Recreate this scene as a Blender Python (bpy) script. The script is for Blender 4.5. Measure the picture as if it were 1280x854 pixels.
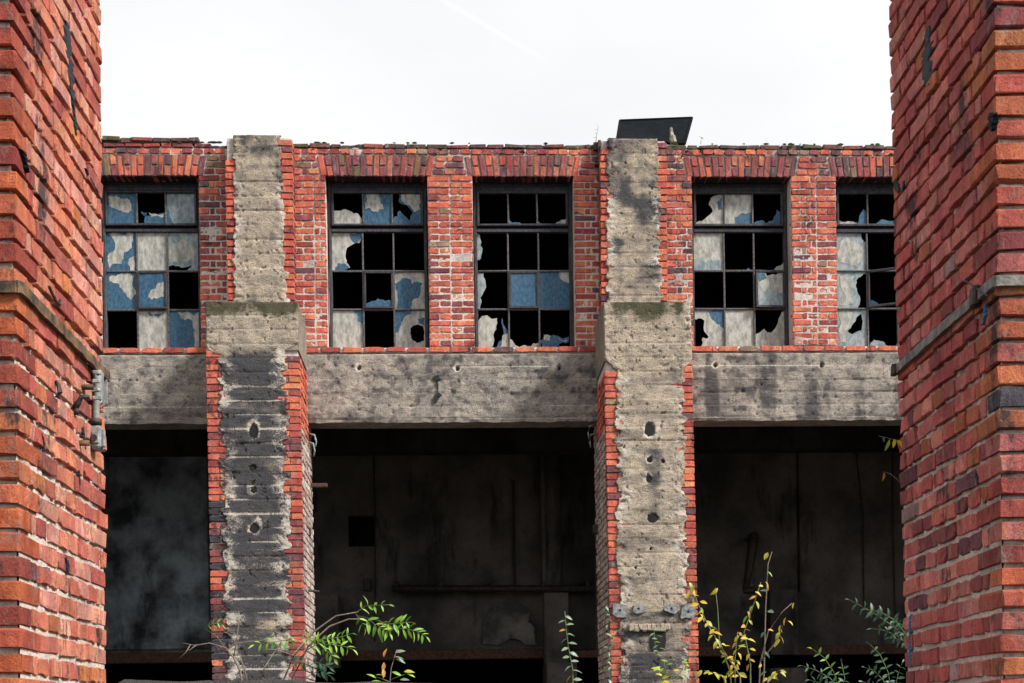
import bpy, math, random
import numpy as np
from mathutils import Vector, Matrix
from mathutils.geometry import tessellate_polygon

for o in list(bpy.data.objects): bpy.data.objects.remove(o)
SC = bpy.context.scene
COL = SC.collection
R = random.Random(7)
# ---------------------------------------------------------------- camera
F = 1800.0; PX, PY = 640.0, 914.0; ROLL = 0.0145; YAW = 0.0432; CAMZ = 1.6
cam = bpy.data.cameras.new('camera'); camo = bpy.data.objects.new('camera', cam); COL.objects.link(camo)
cam.sensor_width = 36.0; cam.lens = F/1280*36.0
cam.shift_x = 0.0; cam.shift_y = (PY-427.0)/1280.0
cam.clip_start = 0.05; cam.clip_end = 4000
M = Matrix.Rotation(-YAW, 4, 'Z') @ Matrix.Rotation(math.pi/2, 4, 'X') @ Matrix.Rotation(-ROLL, 4, 'Z')
camo.matrix_world = Matrix.Translation((0, 0, CAMZ)) @ M
SC.camera = camo
# ---------------------------------------------------------------- world, sun, exposure
SUN_EL, SUN_AZ = math.radians(40), math.radians(120)     # azimuth clockwise from +Y
w = bpy.data.worlds.new('World'); SC.world = w; w.use_nodes = True
nt = w.node_tree; nt.nodes.clear()
out = nt.nodes.new('ShaderNodeOutputWorld'); bg = nt.nodes.new('ShaderNodeBackground')
sky = nt.nodes.new('ShaderNodeTexSky'); sky.sky_type = 'NISHITA'; sky.sun_disc = False
sky.sun_elevation = SUN_EL; sky.sun_rotation = SUN_AZ; sky.dust_density = 4.0; sky.air_density = 1.0
tc = nt.nodes.new('ShaderNodeTexCoord'); mp = nt.nodes.new('ShaderNodeMapping'); mp.inputs['Scale'].default_value = (1.4, 1.4, 3.5)
nz = nt.nodes.new('ShaderNodeTexNoise'); nz.inputs['Scale'].default_value = 2.2; nz.inputs['Detail'].default_value = 6
rp = nt.nodes.new('ShaderNodeValToRGB'); rp.color_ramp.elements[0].position = .3; rp.color_ramp.elements[1].position = .75
rp.color_ramp.elements[0].color = (7.8, 7.8, 7.85, 1); rp.color_ramp.elements[1].color = (9.2, 9.2, 9.2, 1)
mx = nt.nodes.new('ShaderNodeMix'); mx.data_type = 'RGBA'; mx.inputs[0].default_value = 0.88
nt.links.new(tc.outputs['Generated'], mp.inputs[0]); nt.links.new(mp.outputs[0], nz.inputs['Vector'])
nt.links.new(nz.outputs[0], rp.inputs[0]); nt.links.new(sky.outputs[0], mx.inputs[6]); nt.links.new(rp.outputs[0], mx.inputs[7])
# faint old vapour trail: a thin bright band on a great circle, broken up by noise
def skydir(px, py):
    dx, dy = px-PX, py-PY; x, y = dx*math.cos(ROLL)-dy*math.sin(ROLL), dy*math.cos(ROLL)+dx*math.sin(ROLL)
    return Vector((x/F*math.cos(YAW)+math.sin(YAW), -x/F*math.sin(YAW)+math.cos(YAW), -y/F)).normalized()
tn = skydir(545, -5).cross(skydir(760, 122)).normalized()
dp = nt.nodes.new('ShaderNodeVectorMath'); dp.operation = 'DOT_PRODUCT'; dp.inputs[1].default_value = tn
ab = nt.nodes.new('ShaderNodeMath'); ab.operation = 'ABSOLUTE'; tr_ = nt.nodes.new('ShaderNodeMapRange'); tr_.interpolation_type = 'SMOOTHSTEP'
for k_, v_ in (('From Min', 0), ('From Max', .0022), ('To Min', .8), ('To Max', 0)): tr_.inputs[k_].default_value = v_
ml = nt.nodes.new('ShaderNodeMath'); ml.operation = 'MULTIPLY'; av = nt.nodes.new('ShaderNodeMix'); av.data_type = 'RGBA'; av.blend_type = 'ADD'; av.inputs[0].default_value = 1
nt.links.new(tc.outputs['Generated'], dp.inputs[0]); nt.links.new(dp.outputs['Value'], ab.inputs[0]); nt.links.new(ab.outputs[0], tr_.inputs['Value'])
nt.links.new(tr_.outputs[0], ml.inputs[0]); nt.links.new(nz.outputs[0], ml.inputs[1]); nt.links.new(mx.outputs[2], av.inputs[6]); d2 = nt.nodes.new('ShaderNodeVectorMath'); d2.operation = 'DOT_PRODUCT'; d2.inputs[1].default_value = skydir(580, 20)
m2 = nt.nodes.new('ShaderNodeMapRange'); m2.interpolation_type = 'SMOOTHSTEP'
for k_, v_ in (('From Min', .9975), ('From Max', .9999), ('To Min', 0), ('To Max', 1)): m2.inputs[k_].default_value = v_
m3 = nt.nodes.new('ShaderNodeMath'); m3.operation = 'MULTIPLY'; nt.links.new(tc.outputs['Generated'], d2.inputs[0]); nt.links.new(d2.outputs['Value'], m2.inputs['Value'])
nt.links.new(ml.outputs[0], m3.inputs[0]); nt.links.new(m2.outputs[0], m3.inputs[1]); nt.links.new(m3.outputs[0], av.inputs[7])
nt.links.new(av.outputs[2], bg.inputs[0]); bg.inputs[1].default_value = 0.08
nt.links.new(bg.outputs[0], out.inputs[0])
sl = bpy.data.lights.new('sun', 'SUN'); sl.energy = 4.0; sl.angle = math.radians(12); sl.color = (1, .96, .9)
so = bpy.data.objects.new('sun', sl); COL.objects.link(so)
sd = Vector((math.sin(SUN_AZ)*math.cos(SUN_EL), math.cos(SUN_AZ)*math.cos(SUN_EL), math.sin(SUN_EL)))
so.rotation_euler = sd.to_track_quat('Z', 'Y').to_euler(); so.location = (0, 0, 30)
SC.view_settings.view_transform = 'Standard'; SC.view_settings.look = 'None'
SC.view_settings.exposure = 0.7; SC.view_settings.gamma = 1.0
SC.render.engine = 'CYCLES'
SC.cycles.max_bounces = 6; SC.cycles.diffuse_bounces = 3; SC.cycles.glossy_bounces = 2

# ---------------------------------------------------------------- maths
cy, sy_ = math.cos(YAW), math.sin(YAW); cr, sr = math.cos(ROLL), math.sin(ROLL)
def P(px, py, Y):
    """world point on the plane y = Y seen at photograph pixel px, py"""
    dx, dy = px-PX, py-PY
    x, y = dx*cr-dy*sr, dy*cr+dx*sr
    vx, vy, vz = x/F*cy+sy_, -x/F*sy_+cy, -y/F
    t = Y/vy
    return Vector((t*vx, Y, CAMZ+t*vz))
def proj(p):
    x, y, z = p[0], p[1], p[2]-CAMZ
    d = x*sy_+y*cy; u = (x*cy-y*sy_)/d*F; v = -z/d*F
    return u*cr+v*sr+PX, v*cr-u*sr+PY
def XW(px, py, Y): return P(px, py, Y).x
def ZW(px, py, Y): return P(px, py, Y).z

def _hash(ix, iy, seed):
    n = (ix.astype(np.int64)*374761393+iy.astype(np.int64)*668265263+seed*1274126177) & 0x7fffffff
    n = ((n ^ (n >> 13))*1274126177) & 0x7fffffff
    n = n ^ (n >> 16)
    return (n & 0xffff)/65535.0
def vnoise(x, y, seed=0):
    x = np.asarray(x, float); y = np.asarray(y, float)
    ix, iy = np.floor(x), np.floor(y); fx, fy = x-ix, y-iy
    fx = fx*fx*(3-2*fx); fy = fy*fy*(3-2*fy)
    a = _hash(ix, iy, seed); b = _hash(ix+1, iy, seed); c = _hash(ix, iy+1, seed); d = _hash(ix+1, iy+1, seed)
    return (a*(1-fx)+b*fx)*(1-fy)+(c*(1-fx)+d*fx)*fy
def fbm(x, y, seed=0, oct=4):
    s = 0; a = .5; t = 0
    for k in range(oct):
        s = s+a*vnoise(np.asarray(x)*2**k+k*17.3, np.asarray(y)*2**k+k*9.1, seed+k); t += a; a *= .5
    return s/t
def sstep(a, b, x): 
    t = np.clip((np.asarray(x, float)-a)/(b-a), 0, 1); return t*t*(3-2*t)

# ---------------------------------------------------------------- materials
def newmat(name):
    m = bpy.data.materials.new(name); m.use_nodes = True
    n = m.node_tree.nodes; b = n['Principled BSDF']
    return m, m.node_tree, b
def N(nt, kind, **kw):
    n = nt.nodes.new(kind)
    for k, v in kw.items():
        if k in n.inputs: n.inputs[k].default_value = v
        else: setattr(n, k, v)
    return n
def L(nt, a, b): nt.links.new(a, b)
def noise(nt, vec, scale, detail=5, rough=.6):
    n = N(nt, 'ShaderNodeTexNoise'); n.inputs['Scale'].default_value = scale; n.inputs['Detail'].default_value = detail
    n.inputs['Roughness'].default_value = rough
    L(nt, vec, n.inputs['Vector']); return n.outputs[0]
def ramp(nt, fac, stops):
    r = N(nt, 'ShaderNodeValToRGB'); e = r.color_ramp.elements
    while len(e) < len(stops): e.new(.5)
    for q, (p, c) in enumerate(stops):
        e[q].position = p; e[q].color = (c, c, c, 1) if isinstance(c, (int, float)) else (*c, 1)
    L(nt, fac, r.inputs[0]); return r.outputs[0]
def mix(nt, fac, a, b, mode='MIX'):
    m = N(nt, 'ShaderNodeMix', data_type='RGBA', blend_type=mode)
    for s, v in ((0, fac), (6, a), (7, b)):
        if isinstance(v, (int, float)): m.inputs[s].default_value = v if s == 0 else (v, v, v, 1)
        elif isinstance(v, tuple): m.inputs[s].default_value = (*v, 1)
        else: L(nt, v, m.inputs[s])
    return m.outputs[2]
def math_(nt, op, a, b=0.0):
    m = N(nt, 'ShaderNodeMath', operation=op)
    for s, v in ((0, a), (1, b)):
        if isinstance(v, (int, float)): m.inputs[s].default_value = v
        else: L(nt, v, m.inputs[s])
    return m.outputs[0]
def bump(nt, b, hs, dist=.01, strength=1.0):
    bp = N(nt, 'ShaderNodeBump'); bp.inputs['Distance'].default_value = dist; bp.inputs['Strength'].default_value = strength
    L(nt, hs, bp.inputs['Height']); L(nt, bp.outputs[0], b.inputs['Normal'])
def pos(nt, scale=(1, 1, 1)):
    g = N(nt, 'ShaderNodeNewGeometry'); 
    if scale == (1, 1, 1): return g.outputs['Position']
    m = N(nt, 'ShaderNodeMapping'); m.inputs['Scale'].default_value = scale; L(nt, g.outputs['Position'], m.inputs[0]); return m.outputs[0]

def brick_material(name, attr, fine=1.0):
    m, t, b = newmat(name)
    p = pos(t)
    if attr:
        a = N(t, 'ShaderNodeAttribute', attribute_name='tint'); col = a.outputs['Color']; rnd = a.outputs['Alpha']
    else:
        a = N(t, 'ShaderNodeObjectInfo'); col = a.outputs['Color']; rnd = a.outputs['Random']
    # second firing tone in vertical patches
    pv = pos(t, (1, 1, .45))
    n1 = noise(t, pv, 9, 4, .6); f1 = ramp(t, n1, [(.48, 0), (.53, 1)])
    c = mix(t, math_(t, 'MULTIPLY', f1, .7), col, mix(t, 1.0, col, (.70, .60, .70), 'MULTIPLY'))
    n6 = noise(t, pos(t, (1, 1, .6)), 17, 5, .65); c = mix(t, ramp(t, n6, [(.53, 0), (.60, .6)]), c, mix(t, 1.0, c, (1.35, 1.5, 1.6), 'MULTIPLY'))
    n2 = noise(t, p, 42, 7, .75); c = mix(t, ramp(t, n2, [(.32, .85), (.42, 0)]), c, mix(t, 1.0, c, (.30, .25, .27), 'MULTIPLY'))
    n3 = noise(t, p, 190, 4, .75); c = mix(t, ramp(t, n3, [(.34, .8), (.46, 0)]), c, mix(t, 1.0, c, (.35, .28, .28), 'MULTIPLY'))
    c = mix(t, ramp(t, n3, [(.50, 0), (.66, .6)]), c, mix(t, 1.0, c, (1.5, 1.55, 1.6), 'MULTIPLY'))
    # lime smears and soot
    n4 = noise(t, pos(t, (1, 1, .5)), 15, 9, .8); c = mix(t, ramp(t, n4, [(.55, 0), (.66, .6)]), c, (.52, .42, .38))
    n5 = noise(t, pos(t, (1, 1, .6)), 4.5, 9, .76); c = mix(t, ramp(t, n5, [(.56, 0), (.63, .88)]), c, (.03, .03, .036))
    L(t, c, b.inputs['Base Color']); b.inputs['Roughness'].default_value = .85
    b.inputs['Specular IOR Level'].default_value = .25
    h = math_(t, 'ADD', math_(t, 'MULTIPLY', n2, 1.0), math_(t, 'MULTIPLY', n3, .35))
    h = math_(t, 'ADD', h, math_(t, 'MULTIPLY', ramp(t, n4, [(.58, 0), (.68, 1)]), .3))
    bump(t, b, h, .018*fine, 1.0)
    return m
M_BRICK = brick_material('brick_clay', False)
M_BRICKS = brick_material('brick_clay_rows', True)

def mortar_material(name, base, darkc, soot=.5):
    m, t, b = newmat(name); p = pos(t)
    n1 = noise(t, p, 45, 6, .7); c = mix(t, ramp(t, n1, [(.3, 0), (.7, 1)]), darkc, base)
    n2 = noise(t, pos(t, (1, 1, .5)), 2.2, 6, .7); c = mix(t, ramp(t, n2, [(.48, 0), (.66, soot)]), c, (.05, .048, .052))
    L(t, c, b.inputs['Base Color']); b.inputs['Roughness'].default_value = .95
    n3 = noise(t, p, 160, 4, .7); bump(t, b, math_(t, 'ADD', n1, math_(t, 'MULTIPLY', n3, .5)), .012, 1)
    return m
M_MORTAR = mortar_material('lime_mortar', (.80, .70, .61), (.38, .31, .27))
M_MORTAR_F = mortar_material('lime_mortar_facade', (.76, .67, .61), (.42, .34, .31), .6)

def concrete_material(name, base, dark, board=True):
    m, t, b = newmat(name); p = pos(t)
    a = N(t, 'ShaderNodeAttribute', attribute_name='dirt'); sp = N(t, 'ShaderNodeSeparateColor'); L(t, a.outputs['Color'], sp.inputs[0])
    n1 = noise(t, p, 6, 9, .75); c = mix(t, ramp(t, n1, [(.36, 0), (.6, 1)]), (base[0]*.48, base[1]*.5, base[2]*.56), base)
    n2 = noise(t, pos(t, (.5, 1, 3)), 40, 5, .7); c = mix(t, ramp(t, n2, [(.35, .55), (.55, 0)]), c, mix(t, 1.0, c, .45, 'MULTIPLY'))
    n3 = noise(t, p, 70, 6, .75)
    c = mix(t, ramp(t, n3, [(.38, .85), (.47, 0)]), c, (.06, .055, .055))  # dark of the crevices put into the colour, at the bump's low spots
    n7 = noise(t, p, 240, 4, .8); c = mix(t, ramp(t, n7, [(.36, .75), (.48, 0)]), c, mix(t, 1.0, c, .35, 'MULTIPLY')); c = mix(t, ramp(t, n7, [(.54, 0), (.68, .5)]), c, mix(t, 1.0, c, 1.5, 'MULTIPLY'))
    n8 = noise(t, pos(t, (.35, 1, 6)), 10, 6, .7); c = mix(t, ramp(t, n8, [(.66, 0), (.69, .75)]), c, (.06, .055, .055))
    # soot
    sf = math_(t, 'ADD', sp.outputs[0], math_(t, 'MULTIPLY', math_(t, 'SUBTRACT', n3, .5), 1.3))
    c = mix(t, ramp(t, sf, [(.2, 0), (.66, .93)]), c, dark)
    # lime
    lf = math_(t, 'ADD', sp.outputs[1], math_(t, 'MULTIPLY', math_(t, 'SUBTRACT', noise(t, pos(t, (1, 1, 1.6)), 62, 8, .85), .5), 3.4))
    c = mix(t, ramp(t, lf, [(.50, 0), (.72, .8)]), c, (.70, .625, .545))
    gf = math_(t, 'ADD', sp.outputs[2], math_(t, 'MULTIPLY', math_(t, 'SUBTRACT', noise(t, p, 24, 6, .7), .5), 1.4))
    c = mix(t, ramp(t, gf, [(.35, 0), (.7, .85)]), c, (.030, .036, .008))
    L(t, c, b.inputs['Base Color']); b.inputs['Roughness'].default_value = .93; b.inputs['Specular IOR Level'].default_value = .25
    n5 = noise(t, p, 220, 3, .7)
    h = math_(t, 'ADD', math_(t, 'ADD', math_(t, 'MULTIPLY', n3, 1.2), math_(t, 'MULTIPLY', n2, .6)), math_(t, 'MULTIPLY', n5, .35))
    bump(t, b, h, .02, 1.0)
    return m
M_CONC = concrete_material('board_marked_concrete', (.68, .56, .425), (.042, .044, .056))
M_BEAM = concrete_material('beam_concrete', (.56, .485, .41), (.075, .07, .075))

def simple(name, c1, c2, scale=20, rough=.7, metal=0.0, bd=.003, spec=.4, stretch=(1, 1, 1)):
    m, t, b = newmat(name); p = pos(t, stretch)
    n1 = noise(t, p, scale, 6, .65); L(t, mix(t, ramp(t, n1, [(.38, 0), (.62, 1)]), c1, c2), b.inputs['Base Color'])
    b.inputs['Roughness'].default_value = rough; b.inputs['Metallic'].default_value = metal; b.inputs['Specular IOR Level'].default_value = spec
    bump(t, b, noise(t, p, scale*3, 5, .7), bd, 1)
    return m
M_FRAME = simple('weathered_window_steel', (.014, .015, .02), (.055, .052, .062), 30, .75, 0, .004, stretch=(1, 1, .4))
M_BAR = simple('glazing_bar_paint', (.03, .03, .034), (.13, .115, .115), 40, .7, 0, .003)
M_BLUE = simple('blue_coated_glass', (.016, .055, .105), (.04, .12, .20), 34, .55, 0, .003, .35, (1, 1, .6))
M_CREAM = simple('cream_whitewash', (.22, .225, .205), (.44, .43, .395), 16, .8, 0, .003, .2, (1.6, 1, .7))
M_PALE = simple('pale_dusty_glass', (.12, .17, .20), (.30, .33, .33), 14, .6, 0, .002, .3, (1.5, 1, .8))
M_SHADE_BOLT = simple('shade_and_bolt_black', (.006, .006, .007), (.018, .017, .017), 5, .95)  # flat black: painted shade of holes, recess and arch soffits; also bolt heads
M_TAR = simple('tar', (.008, .009, .013), (.02, .028, .036), 60, .6, 0, .01, .25)
M_BLUEP = simple('blue_paint', (.02, .09, .2), (.03, .14, .27), 60, .5)
M_RUST = simple('rusty_strap', (.035, .024, .018), (.20, .12, .055), 14, .7, .2, .004, stretch=(1, 1, 1))
M_GREYSTRAP = simple('grey_strap', (.09, .085, .08), (.24, .22, .20), 22, .85, 0, .006)
M_STEEL = simple('dark_steel', (.02, .018, .018), (.06, .045, .04), 25, .6, .3)
M_RUSTD = simple('dark_rust', (.05, .022, .016), (.12, .06, .04), 25, .8)
M_PORC = simple('grey_porcelain', (.13, .14, .145), (.30, .31, .31), 30, .5, 0, .001)
M_PLATE = simple('zinc_plate', (.09, .10, .115), (.30, .30, .30), 26, .8, 0, .006)
M_CONCP = simple('weathered_pale_stone', (.08, .09, .05), (.34, .33, .26), 22, .95, 0, .01)
M_CABLE = simple('cable_sheath', (.14, .14, .135), (.26, .26, .25), 30, .6)
M_ROOFPL = simple('black_sheet', (.003, .004, .005), (.006, .009, .011), 8, .95, 0, .002, .08)
M_CHIP = simple('fresh_chipped_concrete', (.5, .46, .42), (.75, .7, .66), 50, .95, 0, .006)
M_STEM = simple('twig_bark', (.10, .075, .055), (.22, .17, .13), 60, .8)
M_GSTEM = simple('green_stem', (.08, .11, .03), (.16, .17, .06), 60, .6)
M_MOSS = simple('moss', (.02, .025, .008), (.08, .075, .02), 40, 1, 0, .02)
M_GROUND = simple('rubble_ground', (.025, .026, .018), (.07, .064, .05), 3, .95, 0, .05)
def leafmat(name, c1, c2):
    m, t, b = newmat(name); a = N(t, 'ShaderNodeObjectInfo')
    n = noise(t, pos(t), 50, 3); f = math_(t, 'ADD', math_(t, 'MULTIPLY', a.outputs['Random'], .8), math_(t, 'MULTIPLY', math_(t, 'SUBTRACT', n, .4), .6))
    L(t, mix(t, f, c1, c2), b.inputs['Base Color']); b.inputs['Roughness'].default_value = .45
    tr = N(t, 'ShaderNodeBsdfTranslucent'); L(t, mix(t, f, c1, c2), tr.inputs[0])
    ms = N(t, 'ShaderNodeMixShader'); ms.inputs[0].default_value = .3
    o = t.nodes['Material Output']; L(t, b.outputs[0], ms.inputs[1]); L(t, tr.outputs[0], ms.inputs[2]); L(t, ms.outputs[0], o.inputs[0])
    return m
M_LGREEN = leafmat('fresh_green_leaf', (.09, .28, .03), (.36, .56, .07))
M_LDARK = leafmat('dark_green_leaf', (.02, .075, .045), (.05, .13, .07))
M_LPALE = leafmat('grey_green_leaf', (.12, .2, .12), (.28, .36, .24))
M_LYEL = leafmat('yellow_leaf', (.30, .34, .04), (.74, .54, .05))
M_LOR = leafmat('orange_leaf', (.45, .22, .03), (.6, .32, .06))

def wall_plaster(name, c1, c2, sc=1.2):
    m, t, b = newmat(name); p = pos(t)
    n1 = noise(t, p, sc*.7, 8, .6); c = mix(t, ramp(t, n1, [(.38, 0), (.64, 1)]), c1, c2)
    n2 = noise(t, pos(t, (1.5, 1.5, .4)), 1.3, 8, .7); c = mix(t, ramp(t, n2, [(.54, 0), (.66, .8)]), c, tuple(x*.3 for x in c1))
    n3 = noise(t, p, 14, 8, .7); c = mix(t, ramp(t, n3, [(.35, .5), (.5, 0)]), c, mix(t, 1.0, c, .6, 'MULTIPLY'))
    L(t, c, b.inputs['Base Color']); b.inputs['Roughness'].default_value = .95; b.inputs['Specular IOR Level'].default_value = .1
    bump(t, b, n3, .02, 1); return m
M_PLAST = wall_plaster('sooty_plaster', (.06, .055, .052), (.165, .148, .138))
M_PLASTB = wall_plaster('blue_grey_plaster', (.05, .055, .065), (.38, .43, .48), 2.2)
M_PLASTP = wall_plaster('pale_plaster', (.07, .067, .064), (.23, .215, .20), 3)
M_CEIL = wall_plaster('dark_ceiling', (.022, .020, .019), (.065, .06, .056))  # darker plaster for ceiling, ceiling beams, conduits and one wall panel
M_UP = wall_plaster('unlit_room_black', (.006, .006, .006), (.016, .015, .015))  # near-black: the darkness of unlit rooms is put into the colour

# ---------------------------------------------------------------- mesh helpers
WM = {}
def link(name, me, parent=None, mat=None):
    o = bpy.data.objects.new(name, me); COL.objects.link(o)
    if mat is not None and me is not None and len(me.materials) == 0: me.materials.append(mat)
    if parent is not None: attach(o, parent)
    return o
def attach(o, parent, world=None):
    o.parent = parent; o.matrix_parent_inverse = WM.get(parent.name, Matrix()).inverted()
    if world is not None: o.matrix_basis = world; WM[o.name] = world.copy()
def mesh(name, V, Fc, smooth=False):
    me = bpy.data.meshes.new(name); me.from_pydata([tuple(v) for v in V], [], Fc); me.update()
    if smooth: me.polygons.foreach_set('use_smooth', [True]*len(me.polygons))
    return me
def empty(name, loc=(0, 0, 0)):
    o = bpy.data.objects.new(name, None); COL.objects.link(o); o.location = loc; o.empty_display_size = .2; WM[o.name] = Matrix.Translation(loc); return o
def tag(o, label=None, cat=None, group=None, kind=None):
    if label: o['label'] = label
    if cat: o['category'] = cat
    if group: o['group'] = group
    if kind: o['kind'] = kind
    return o
BOXF = [(0, 3, 2, 1), (4, 5, 6, 7), (0, 1, 5, 4), (1, 2, 6, 5), (2, 3, 7, 6), (3, 0, 4, 7)]
class MB:
    def __init__(s): s.V = []; s.F = []; s.m = []
    def add(s, V, Fc, mi=0):
        n = len(s.V); s.V += [tuple(v) for v in V]; s.F += [tuple(i+n for i in f) for f in Fc]; s.m += [mi]*len(Fc)
    def box(s, x0, x1, y0, y1, z0, z1, mi=0, j=0.0):
        V = [(x0, y0, z0), (x1, y0, z0), (x1, y1, z0), (x0, y1, z0), (x0, y0, z1), (x1, y0, z1), (x1, y1, z1), (x0, y1, z1)]
        if j: V = [tuple(c+R.uniform(-j, j) for c in v) for v in V]
        s.add(V, BOXF, mi)
    def bevbox(s, x0, x1, y0, y1, z0, z1, c=.004, mi=0, j=0.0, M=None):
        cx, cy_, cz = (x0+x1)/2, (y0+y1)/2, (z0+z1)/2; h = ((x1-x0)/2, (y1-y0)/2, (z1-z0)/2)
        V, Fc = chambox(h[0]*2, h[1]*2, h[2]*2, c, j, R)
        V = [Vector(v)+Vector((cx, cy_, cz)) for v in V]
        if M is not None: V = [M @ v for v in V]
        s.add(V, Fc, mi)
    def tube(s, pts, r, n=8, mi=0, r2=None, cap=True):
        pts = [Vector(p) for p in pts]; rings = []
        base = len(s.V)
        for i, p in enumerate(pts):
            d = (pts[min(i+1, len(pts)-1)]-pts[max(i-1, 0)]).normalized()
            up = Vector((0, 0, 1)) if abs(d.z) < .9 else Vector((1, 0, 0))
            a = d.cross(up).normalized(); b = d.cross(a)
            rr = r if r2 is None else r+(r2-r)*i/max(1, len(pts)-1)
            for k in range(n):
                q = 2*math.pi*k/n; s.V.append(tuple(p+a*math.cos(q)*rr+b*math.sin(q)*rr))
        for i in range(len(pts)-1):
            for k in range(n):
                k2 = (k+1) % n; s.F.append((base+i*n+k, base+i*n+k2, base+(i+1)*n+k2, base+(i+1)*n+k)); s.m.append(mi)
        if cap:
            s.F.append(tuple(base+k for k in range(n))[::-1]); s.m.append(mi)
            s.F.append(tuple(base+(len(pts)-1)*n+k for k in range(n))); s.m.append(mi)
    def build(s, name, mats, parent=None, smooth=False):
        me = mesh(name, s.V, s.F, smooth)
        if not isinstance(mats, (list, tuple)): mats = [mats]
        for m in mats: me.materials.append(m)
        me.polygons.foreach_set('material_index', s.m)
        return link(name, me, parent)

def chambox(lx, ly, lz, c, j, rnd):
    """box with every edge chamfered and every corner uneven: 24 vertices, 44 triangles. centred"""
    V = []; idx = {}
    for sx in (-1, 1):
        for sy in (-1, 1):
            for sz in (-1, 1):
                cc = c*rnd.uniform(.5, 1.6)
                if j and rnd.random() < .10: cc *= 2.2
                for ax in range(3):
                    p = [sx*lx/2, sy*ly/2, sz*lz/2]
                    for k in range(3):
                        if k != ax: p[k] -= (sx, sy, sz)[k]*min(cc, (lx, ly, lz)[k]*.3)
                    idx[(sx, sy, sz, ax)] = len(V); V.append([p[k]+rnd.uniform(-j, j) for k in range(3)])
    Fc = []
    def face(l):
        P_ = [Vector(V[i]) for i in l]; n = Vector((0, 0, 0))
        for i in range(len(l)): n += P_[i].cross(P_[(i+1) % len(l)])
        ctr = sum(P_, Vector())/len(l)
        Fc.append(tuple(l) if n.dot(ctr) > 0 else tuple(reversed(l)))
    for ax in range(3):
        a, b = [k for k in range(3) if k != ax]
        for s in (-1, 1):
            q = []
            for (u, v) in ((-1, -1), (1, -1), (1, 1), (-1, 1)):
                t = [0, 0, 0]; t[ax] = s; t[a] = u; t[b] = v; q.append(idx[(*t, ax)])
            face(q)
        for u in (-1, 1):
            for v in (-1, 1):
                e = []
                for s, order in ((-1, (a, b)), (1, (b, a))):
                    t = [0, 0, 0]; t[ax] = s; t[a] = u; t[b] = v
                    e += [idx[(*t, order[0])], idx[(*t, order[1])]]
                face(e)
    for sx in (-1, 1):
        for sy in (-1, 1):
            for sz in (-1, 1): face([idx[(sx, sy, sz, k)] for k in range(3)])
    return V, Fc

def facebrick(lx, lz, depth, c, j, rnd):
    """brick seen on one face (towards -y), origin at face centre; 48 triangles, worn irregular rim"""
    n = 10; rim = []
    base = [(-1, -1), (-.35, -1), (.4, -1), (1, -1), (1, 0.1), (1, 1), (.3, 1), (-.4, 1), (-1, 1), (-1, -.1)]
    outer = []; inner = []
    for (u, v) in base:
        corner = abs(u) == 1 and abs(v) == 1
        ox = u*lx/2+rnd.uniform(-j, j); oz = v*lz/2+rnd.uniform(-j, j)
        if corner: ox -= u*c*rnd.uniform(.1, .7); oz -= v*c*rnd.uniform(.1, .7)
        if corner and rnd.random() < .2: ox -= u*c*rnd.uniform(.5, 2.5); oz -= v*c*rnd.uniform(.2, 1.4)
        cc = c*rnd.uniform(.6, 1.5)
        outer.append((ox, cc*.9, oz))
        inner.append((ox-(u if abs(u) == 1 else 0)*cc, rnd.uniform(-1, 1)*j*.5, oz-(v if abs(v) == 1 else 0)*cc))
    back = [(o[0], depth, o[2]) for o in outer]
    V = inner+outer+back
    Fc = [tuple(range(n))]
    for k in range(n):
        k2 = (k+1) % n
        Fc.append((k, n+k, n+k2, k2)); Fc.append((n+k, 2*n+k, 2*n+k2, n+k2))
    return V, Fc
LIB = {}
def variants(kind, L_, H_, D_, c, j, count, box=False):
    key = (kind, round(L_, 3), round(H_, 4), round(D_, 3), box)
    if key not in LIB:
        lst = []; rnd = random.Random(hash(key) & 0xffff if False else int(L_*1e4+H_*1e5+D_*1e3))
        for q in range(count):
            if box:
                V, Fc = chambox(L_, D_, H_, c, j, rnd); V = [(v[0], v[1]+D_/2, v[2]) for v in V]
            else: V, Fc = facebrick(L_, H_, D_, c, j, rnd)
            me = mesh('brick', V, Fc); me.materials.append(M_BRICK)
            lst.append((me, np.array(V), Fc))
        LIB[key] = lst
    return LIB[key]

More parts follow.
